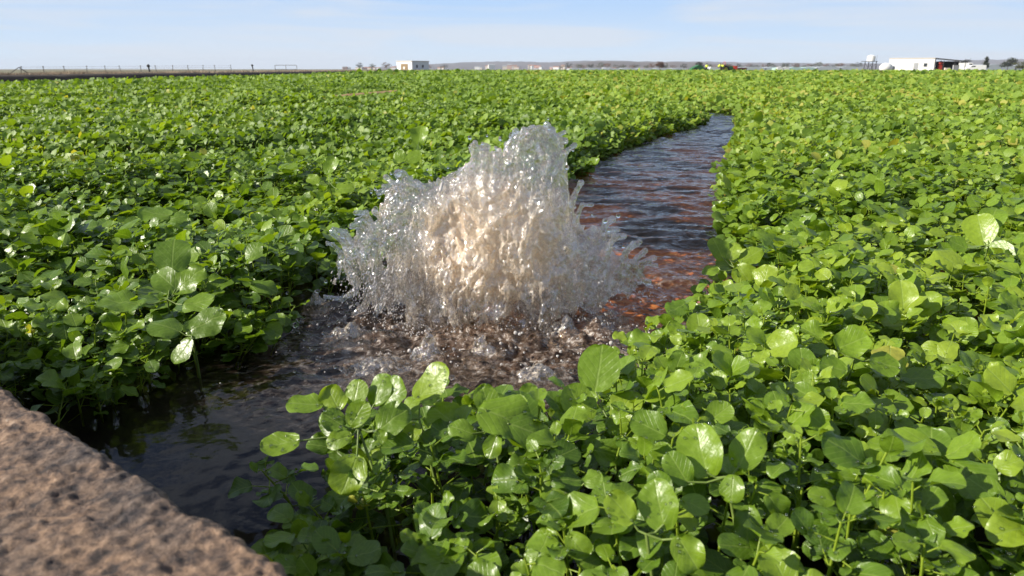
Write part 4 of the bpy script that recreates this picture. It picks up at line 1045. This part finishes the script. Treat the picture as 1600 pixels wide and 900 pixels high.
# hills
def hill(label_name, pts, dist, col):
    xs = []; 
    P_ = [(gpos(px, dist)[0], h_) for px, h_ in pts]
    n = 160; px = np.linspace(pts[0][0], pts[-1][0], n); hh = np.interp(px, [p[0] for p in pts], [p[1] for p in pts])*dist/1180
    hh = 1.5*hh*(1+.10*noise3(px*.06, 0*px, dist)+.06*noise3(px*.25, 0*px))
    X0 = np.array([gpos(p, dist)[0] for p in px]); rows = []
    for k, (fy, fz) in enumerate(((-.16, 0), (-.1, .45), (-.05, .8), (0, 1), (.06, .8), (.15, 0))):
        rows.append(np.stack([X0*(1+fy), np.full(n, dist*(1+fy)), hh*fz*(1+.06*noise3(X0*.004, np.full(n, k*1.))) - .3], -1))
    V = np.concatenate(rows); q = np.arange(6*n).reshape(6, n); Q = np.stack([q[:-1, :-1], q[:-1, 1:], q[1:, 1:], q[1:, :-1]], -1).reshape(-1, 4)
    tag(mesh_arrays(label_name, V, Q.ravel(), np.full(len(Q), 4), col), kind='structure')
HILLM = simple('far_scrub', (.13, .105, .10), .95, .35, .004)
hill('hills', [(560, 1), (640, 4), (720, 7), (780, 8), (860, 7), (920, 9), (1000, 8), (1080, 8), (1160, 7), (1300, 6), (1400, 6), (1500, 9), (1560, 10), (1640, 10), (1750, 8)], 4200, HILLM)
hill('hills', [(860, 1), (900, 6), (925, 8), (960, 8), (1010, 7), (1090, 7), (1180, 3), (1290, 2)], 3000, simple('near_scrub', (.12, .085, .06), .95, .4, .006))

# town houses
r3 = np.random.default_rng(8)
hm = [WHITE, CREAM, simple('pink_wall', (.6, .4, .34), .8, .1, .1)]
i = 0
for k in range(46):
    px = r3.uniform(515, 905) if k < 40 else r3.uniform(935, 1010); dist = r3.uniform(1500, 2300); c = gpos(px, dist)
    w = r3.uniform(7, 17); hgt = r3.uniform(3, 5.5)*(1 if k < 40 else .6); base = r3.uniform(0, .0038)*dist if 690 < px < 880 else 0
    if px < 690: hgt *= .9
    root = empty('town_house', (*c, -.1), r3.uniform(-.4, .4))
    kind = int(r3.integers(0, 3)); tag(root, ['white walled house in the distant town on the horizon', 'cream walled house in the distant town on the horizon', 'pink walled house in the distant town on the horizon'][kind], 'house', ['white houses of the distant town', 'cream houses of the distant town', 'pink houses of the distant town'][kind])
    hgt += base
    box_obj('wall', hm[kind], root, (-w/2, w/2, 0, 9, 0, hgt))
    bm = bmesh.new()
    a_ = [bm.verts.new(p) for p in ((-w/2-.4, -.4, hgt+.01), (w/2+.4, -.4, hgt+.01), (w/2+.4, 9.4, hgt+.01), (-w/2-.4, 9.4, hgt+.01), (-w/2-.4, 4.5, hgt+1.6), (w/2+.4, 4.5, hgt+1.6))]
    for f in ((0, 1, 5, 4), (2, 3, 4, 5), (0, 4, 3), (1, 2, 5), (0, 3, 2, 1)): bm.faces.new([a_[j] for j in f])
    bm_obj('roof', bm, ROOFT if k % 3 else GREY, root)

# trees
def tree(px, dist, hgt, wid, seed, leafmat, label, shape='round', group=None, bark=POST, leafn=1500, name='tree'):
    r_ = np.random.default_rng(seed); c = gpos(px, dist); root = empty(name, (*c, -.15)); tag(root, label, 'tree', group)
    bm = bmesh.new(); bar(bm, (0, 0, 0), (0, 0, hgt*.45), hgt*.035, hgt*.022, 8)
    for k in range(7):
        a = r_.uniform(0, 6.28); z0 = hgt*r_.uniform(.2, .45); l = wid*r_.uniform(.25, .42)
        bar(bm, (0, 0, z0), (math.cos(a)*l, math.sin(a)*l, z0+hgt*r_.uniform(.15, .3)), hgt*.014, hgt*.005, 5)
    bm_obj('trunk', bm, bark, root)
    n = leafn; cl = 26
    ca = r_.normal(size=(cl, 3)); ca = unit(ca)*r_.uniform(.2, 1, (cl, 1))**.5
    if shape == 'cone':
        zc = r_.uniform(0, 1, cl); ca = np.stack([ca[:, 0]*(1-zc)*.9, ca[:, 1]*(1-zc)*.9, zc*2-1], -1)
    if shape == 'wind': ca[:, 0] += ca[:, 2]*.7
    cen = ca*np.array([wid/2*.8, wid/2*.8, hgt*.34])+np.array([0, 0, hgt*.60])
    P = cen[r_.integers(0, cl, n)]+r_.normal(0, 1, (n, 3))*np.array([wid*.085, wid*.085, hgt*.055])
    s = hgt*r_.uniform(.02, .05, n); d1 = unit(r_.normal(size=(n, 3))); d2 = unit(np.cross(d1, r_.normal(size=(n, 3))))
    V = np.stack([P-d1*s[:, None], P+d2*s[:, None]*.7, P+d1*s[:, None], P-d2*s[:, None]*.7], 1).reshape(-1, 3)
    o = mesh_arrays('crown', V, np.arange(4*n), np.full(n, 4), leafmat, root, smooth=False)
DKG = simple('dark_foliage', (.045, .055, .03), .9, .4, .3); BRF = simple('bare_brown_twigs', (.20, .11, .07), .95, .4, .3); OLV = simple('olive_foliage', (.09, .10, .04), .9, .4, .3)
tree(1031, 420, 5.0, 6.0, 1, BRF, 'round leafless reddish brown tree standing alone on the horizon', leafn=2500)
tree(1505, 330, 5.2, 4.6, 2, DKG, 'small dark windblown tree right behind the lean to', 'wind')
tree(1539, 330, 5.8, 3.6, 3, DKG, 'narrow dark conical tree above the grey greenhouse', 'cone')
tree(1574, 330, 5.6, 7.0, 4, DKG, 'wide dark tree bent to the right at the far right of the horizon', 'wind')
tree(1598, 190, 3.0, 5.0, 5, OLV, 'yellowish green shrub tree at the right frame edge')
tree(1092, 300, 3.6, 3.6, 6, DKG, 'small dark round tree just behind the green machine')
for k, px in enumerate(np.concatenate([np.linspace(880, 1065, 17), np.linspace(1110, 1345, 30), np.linspace(1440, 1500, 5), np.linspace(560, 690, 7)])):
    mat, wd = ((BRF, 'brown leafless tree in the far hedgerow on the horizon') if k % 3 == 0 else (DKG, 'dark green tree in the far hedgerow on the horizon') if k % 3 == 1 else (OLV, 'olive green tree in the far hedgerow on the horizon'))
    tree(px+r3.uniform(-4, 4), r3.uniform(850, 1000), r3.uniform(5, 9.5), r3.uniform(8, 14), 20+k, mat, wd, group=['brown trees of the far hedgerow', 'dark green trees of the far hedgerow', 'olive trees of the far hedgerow'][k % 3], leafn=500)

# harvest machine
c = gpos(1098, 150); mc = empty('harvester', (*c, -.1), R(8)); tag(mc, 'low dark green harvest machine loaded with cut cress, people standing on it', 'harvester')
bm = bmesh.new(); bx(bm, -2.6, 1.0, -.9, .9, .45, .75); bm_obj('chassis', bm, GREENP, mc)
bm = bmesh.new(); prism(bm, [(-2.6, .76), (.2, .76), (-.3, 1.25), (-1.1, 1.5), (-2.0, 1.1)], -.8, .8); bm_obj('load_bin', bm, GREENP, mc)
bm = bmesh.new(); prism(bm, [(1.0, .5), (3.4, .5), (3.4, .95), (1.4, 1.15)], -.75, .75); bm_obj('tray', bm, WHITE, mc)
for sx in (-1.9, .3):
    for sy in (-.95, .95):
        bm = bmesh.new(); bar(bm, (sx, sy-.12, .45), (sx, sy+.12, .45), .45, .45, 18); bm_obj('wheel', bm, TYRE, mc)
c2 = gpos(1137, 150); tr_ = empty('tractor', (*c2, -.1), R(5)); tag(tr_, 'dark green tractor with open seat at the end of the harvest machine', 'tractor')
bm = bmesh.new(); bx(bm, -.3, 1.2, -.35, .35, .6, 1.25); bx(bm, -1.0, -.2, -.5, .5, .55, 1.0); bmesh.ops.bevel(bm, geom=bm.edges[:], offset=.05, segments=2, affect='EDGES'); bm_obj('body', bm, GREENP, tr_)
bm = bmesh.new(); bar(bm, (-.75, -.45, 1.0), (-.75, -.45, 2.1), .04); bar(bm, (-.75, .45, 1.0), (-.75, .45, 2.1), .04); bar(bm, (-.75, -.45, 2.1), (-.75, .45, 2.1), .04); bm_obj('roll_bar', bm, REDP, tr_)
bm = bmesh.new(); bx(bm, -.75, -.3, -.25, .25, 1.0, 1.12); bx(bm, -.78, -.68, -.25, .25, 1.12, 1.5); bm_obj('seat', bm, DARK, tr_)
bm = bmesh.new(); bar(bm, (.8, 0, 1.25), (.8, 0, 1.9), .035); bm_obj('exhaust', bm, DARK, tr_)
for sx, rr_ in ((-.7, .72), (.9, .42)):
    for sy in (-.65, .65):
        bm = bmesh.new(); bar(bm, (sx, sy-.16, rr_), (sx, sy+.16, rr_), rr_, rr_, 20); w_ = bm_obj('wheel', bm, TYRE, tr_)
        bm = bmesh.new(); bar(bm, (sx, sy-.18, rr_), (sx, sy+.18, rr_), rr_*.5, rr_*.5, 14); bm_obj('rim', bm, simple('yellow_rim', (.5, .4, .05)), w_)
c3 = gpos(1154, 150); tl_ = empty('trailer', (*c3, -.1), 0); tag(tl_, 'small red and brown trailer standing beside the tractor', 'trailer')
box_obj('bin', REDP, tl_, (-1.1, -.45, -.6, .6, .45, 1.3)); box_obj('deck', simple('rust_brown', (.12, .05, .04)), tl_, (-.448, 1.5, -.6, .6, .5, 1.0))
for sy in (-.65, .65):
    bm = bmesh.new(); bar(bm, (.4, sy-.1, .4), (.4, sy+.1, .4), .38, .38, 16); bm_obj('wheel', bm, TYRE, tl_)

def person(px, dist, z0, bend, label, face=0):
    c = gpos(px, dist); root = empty('person', (*c, z0), face); tag(root, label, 'person', None)
    J = {'pel': (0, 0, .93), 'ch': (0, -.28*bend, .93+.33-.08*bend), 'nk': (0, -.48*bend, 1.45-.22*bend), 'hd': (0, -.56*bend, 1.62-.26*bend), 'ht': (0, -.60*bend, 1.74-.28*bend)}
    pts = [J['pel'], J['ch'], J['nk'], J['hd'], J['ht']]; rad = [.15, .17, .065, .105, .08]; ed = [(0, 1), (1, 2), (2, 3), (3, 4)]
    for s in (-1, 1):
        b = len(pts); pts += [(s*.10, 0, .88), (s*.12, -.03, .48), (s*.12, .02, .09), (s*.12, -.13, .04)]; rad += [.10, .07, .05, .045]
        ed += [(0, b), (b, b+1), (b+1, b+2), (b+2, b+3)]
        b = len(pts); ch = J['ch']; pts += [(s*.20, ch[1]-.12*bend, ch[2]+.10), (s*.27, ch[1]-.15*bend-.05, ch[2]-.17), (s*.22, ch[1]-.30, ch[2]-.34), (s*.21, ch[1]-.38, ch[2]-.38)]; rad += [.065, .05, .038, .04]
        ed += [(1, b), (b, b+1), (b+1, b+2), (b+2, b+3)]
    me = bpy.data.meshes.new('body'); me.from_pydata(pts, ed, []); o = bpy.data.objects.new('body', me); COL.objects.link(o); o.parent = root
    md = o.modifiers.new('s', 'SKIN'); 
    for v, r_ in zip(me.skin_vertices[0].data if me.skin_vertices else [], rad): v.radius = (r_, r_)
    o.modifiers.new('d', 'SUBSURF').render_levels = 1
    me.materials.append(TROU)
    if not me.skin_vertices:
        pass
    # vest: loose tube over the torso
    bm = bmesh.new(); p0 = Vector(J['pel'])+Vector((0, 0, .0)); p1 = Vector(J['nk'])
    bar(bm, p0, p0.lerp(p1, .8), .2, .23, 16); bar(bm, p0.lerp(p1, .8), p1, .23, .1, 16)
    for s in (-1, 1): bar(bm, (s*.16, J['ch'][1]-.1*bend, J['ch'][2]+.12), (s*.29, J['ch'][1]-.15*bend-.05, J['ch'][2]-.16), .085, .07, 10)
    bm_obj('vest', bm, HIVIS, root, smooth=True)
    bm = bmesh.new(); ball(bm, Vector(J['hd'])+Vector((0, -.02, 0)), .10, 3, (.85, .95, 1.15)); ball(bm, Vector(J['hd'])+Vector((0, -.115, -.01)), .022, 1); bm_obj('head', bm, SKIN, root, smooth=True)
    bm = bmesh.new(); ball(bm, Vector(J['hd'])+Vector((0, .015, .04)), .108, 3, (.92, 1, .95)); bm_obj('hair', bm, DARK, root, smooth=True)
person(1104, 150, .0, 0.05, 'person in a yellow fluorescent vest standing upright on the harvest machine, back to camera', R(180))
person(1122, 150, .15, .75, 'person in a yellow fluorescent vest bending over the white tray', R(70))
person(1130, 149, .1, .6, 'person in a yellow fluorescent vest stooping beside the tractor', R(-60))

# ------------------------------------------------------------------ the air
m = bpy.data.materials.new('air'); m.use_nodes = True; m.node_tree.nodes.clear()
vo = m.node_tree.nodes.new('ShaderNodeVolumePrincipled'); vo.inputs['Density'].default_value = HAZE; vo.inputs['Color'].default_value = (.80, .88, 1, 1)
oo = m.node_tree.nodes.new('ShaderNodeOutputMaterial'); m.node_tree.links.new(vo.outputs[0], oo.inputs['Volume'])
bm = bmesh.new(); bx(bm, -9100, 9100, -9100, 9100, -1.5, 90); hz_o = bm_obj('haze', bm, m); tag(hz_o, 'thin pale morning haze over the whole plain', 'haze', kind='stuff')

# ------------------------------------------------------------------ world, sun, camera
w = bpy.data.worlds.new('World'); SC.world = w; w.use_nodes = True
nt = w.node_tree; nt.nodes.clear(); N_ = nt.nodes.new; L = nt.links.new
sky = N_('ShaderNodeTexSky'); sky.sky_type = 'NISHITA'; sky.sun_disc = False; sky.sun_elevation = SUN_EL
sky.sun_rotation = -SUN_AZ   # compass azimuth clockwise from +Y
sky.altitude = 0; sky.air_density = 1.0; sky.dust_density = .25; sky.ozone_density = 2.5
tc = N_('ShaderNodeTexCoord'); mp_ = N_('ShaderNodeMapping'); mp_.inputs['Scale'].default_value = (1.3, 1.3, 16); mp_.inputs['Rotation'].default_value = (0, R(3), 0)
L(tc.outputs['Generated'], mp_.inputs['Vector'])
nz = N_('ShaderNodeTexNoise'); nz.inputs['Scale'].default_value = 2.2; nz.inputs['Detail'].default_value = 7; nz.inputs['Distortion'].default_value = .6; L(mp_.outputs[0], nz.inputs['Vector'])
cr = N_('ShaderNodeValToRGB'); cr.color_ramp.elements[0].position = .42; cr.color_ramp.elements[0].color = (0, 0, 0, 1); cr.color_ramp.elements[1].position = .60; cr.color_ramp.elements[1].color = (.7, .7, .7, 1)
L(nz.outputs['Fac'], cr.inputs['Fac'])
mx = N_('ShaderNodeMix'); mx.data_type = 'RGBA'; mx.inputs[7].default_value = (8.3, 8.9, 9.8, 1); L(cr.outputs[0], mx.inputs[0]); L(sky.outputs[0], mx.inputs[6])
sx_ = N_('ShaderNodeSeparateXYZ'); L(tc.outputs['Generated'], sx_.inputs[0])
lo = N_('ShaderNodeValToRGB'); e_ = lo.color_ramp.elements; e_[0].position = 0; e_[0].color = (.68, .80, .91, 1); e_[1].position = .10; e_[1].color = (.40, .61, .93, 1); L(sx_.outputs['Z'], lo.inputs['Fac'])
sc_ = N_('ShaderNodeVectorMath'); sc_.operation = 'SCALE'; sc_.inputs['Scale'].default_value = 12.0; L(lo.outputs[0], sc_.inputs[0])
hz = N_('ShaderNodeMapRange'); hz.inputs['From Min'].default_value = .09; hz.inputs['From Max'].default_value = .34; hz.inputs['To Min'].default_value = 1; hz.inputs['To Max'].default_value = 0; hz.interpolation_type = 'SMOOTHSTEP'; L(sx_.outputs['Z'], hz.inputs['Value'])
tn = N_('ShaderNodeMix'); tn.data_type = 'RGBA'; tn.blend_type = 'MULTIPLY'; tn.inputs[0].default_value = 1; tn.inputs[7].default_value = (.92, 1.02, 1.22, 1); L(sky.outputs[0], tn.inputs[6])
hm_ = N_('ShaderNodeMix'); hm_.data_type = 'RGBA'; L(sc_.outputs[0], hm_.inputs[7]); L(hz.outputs[0], hm_.inputs[0]); L(tn.outputs[2], hm_.inputs[6])
L(hm_.outputs[2], mx.inputs[6])
bg = N_('ShaderNodeBackground'); bg.inputs['Strength'].default_value = .055; L(mx.outputs[2], bg.inputs['Color'])
wo = N_('ShaderNodeOutputWorld'); L(bg.outputs[0], wo.inputs['Surface'])

sl = bpy.data.lights.new('sun', 'SUN'); sl.energy = 5.0; sl.angle = R(.5); sl.color = (1, .93, .82)
so = bpy.data.objects.new('sun', sl); COL.objects.link(so); so.rotation_euler = Vector(SUNV).to_track_quat('Z', 'Y').to_euler()

cd = bpy.data.cameras.new('camera'); cam = bpy.data.objects.new('camera', cd); COL.objects.link(cam)
cam.location = (0, 0, CH); cam.rotation_euler = (R(90)-PITCH, 0, 0)
cd.sensor_width = 36; cd.lens = FPX/1600*36; cd.clip_start = .02; cd.clip_end = 40000
cd.dof.use_dof = True; cd.dof.focus_distance = 1.62; cd.dof.aperture_fstop = 10
SC.camera = cam
SC.view_settings.view_transform = 'Standard'; SC.view_settings.look = 'None'; SC.view_settings.gamma = 1; SC.view_settings.use_curve_mapping = False
SC.view_settings.exposure = .7
cy = SC.cycles
cy.use_denoising = True; cy.max_bounces = 18; cy.transmission_bounces = 12; cy.transparent_max_bounces = 24; cy.glossy_bounces = 4; cy.diffuse_bounces = 3
cy.sample_clamp_indirect = 6; cy.blur_glossy = .1; cy.caustics_reflective = False; cy.volume_bounces = 0
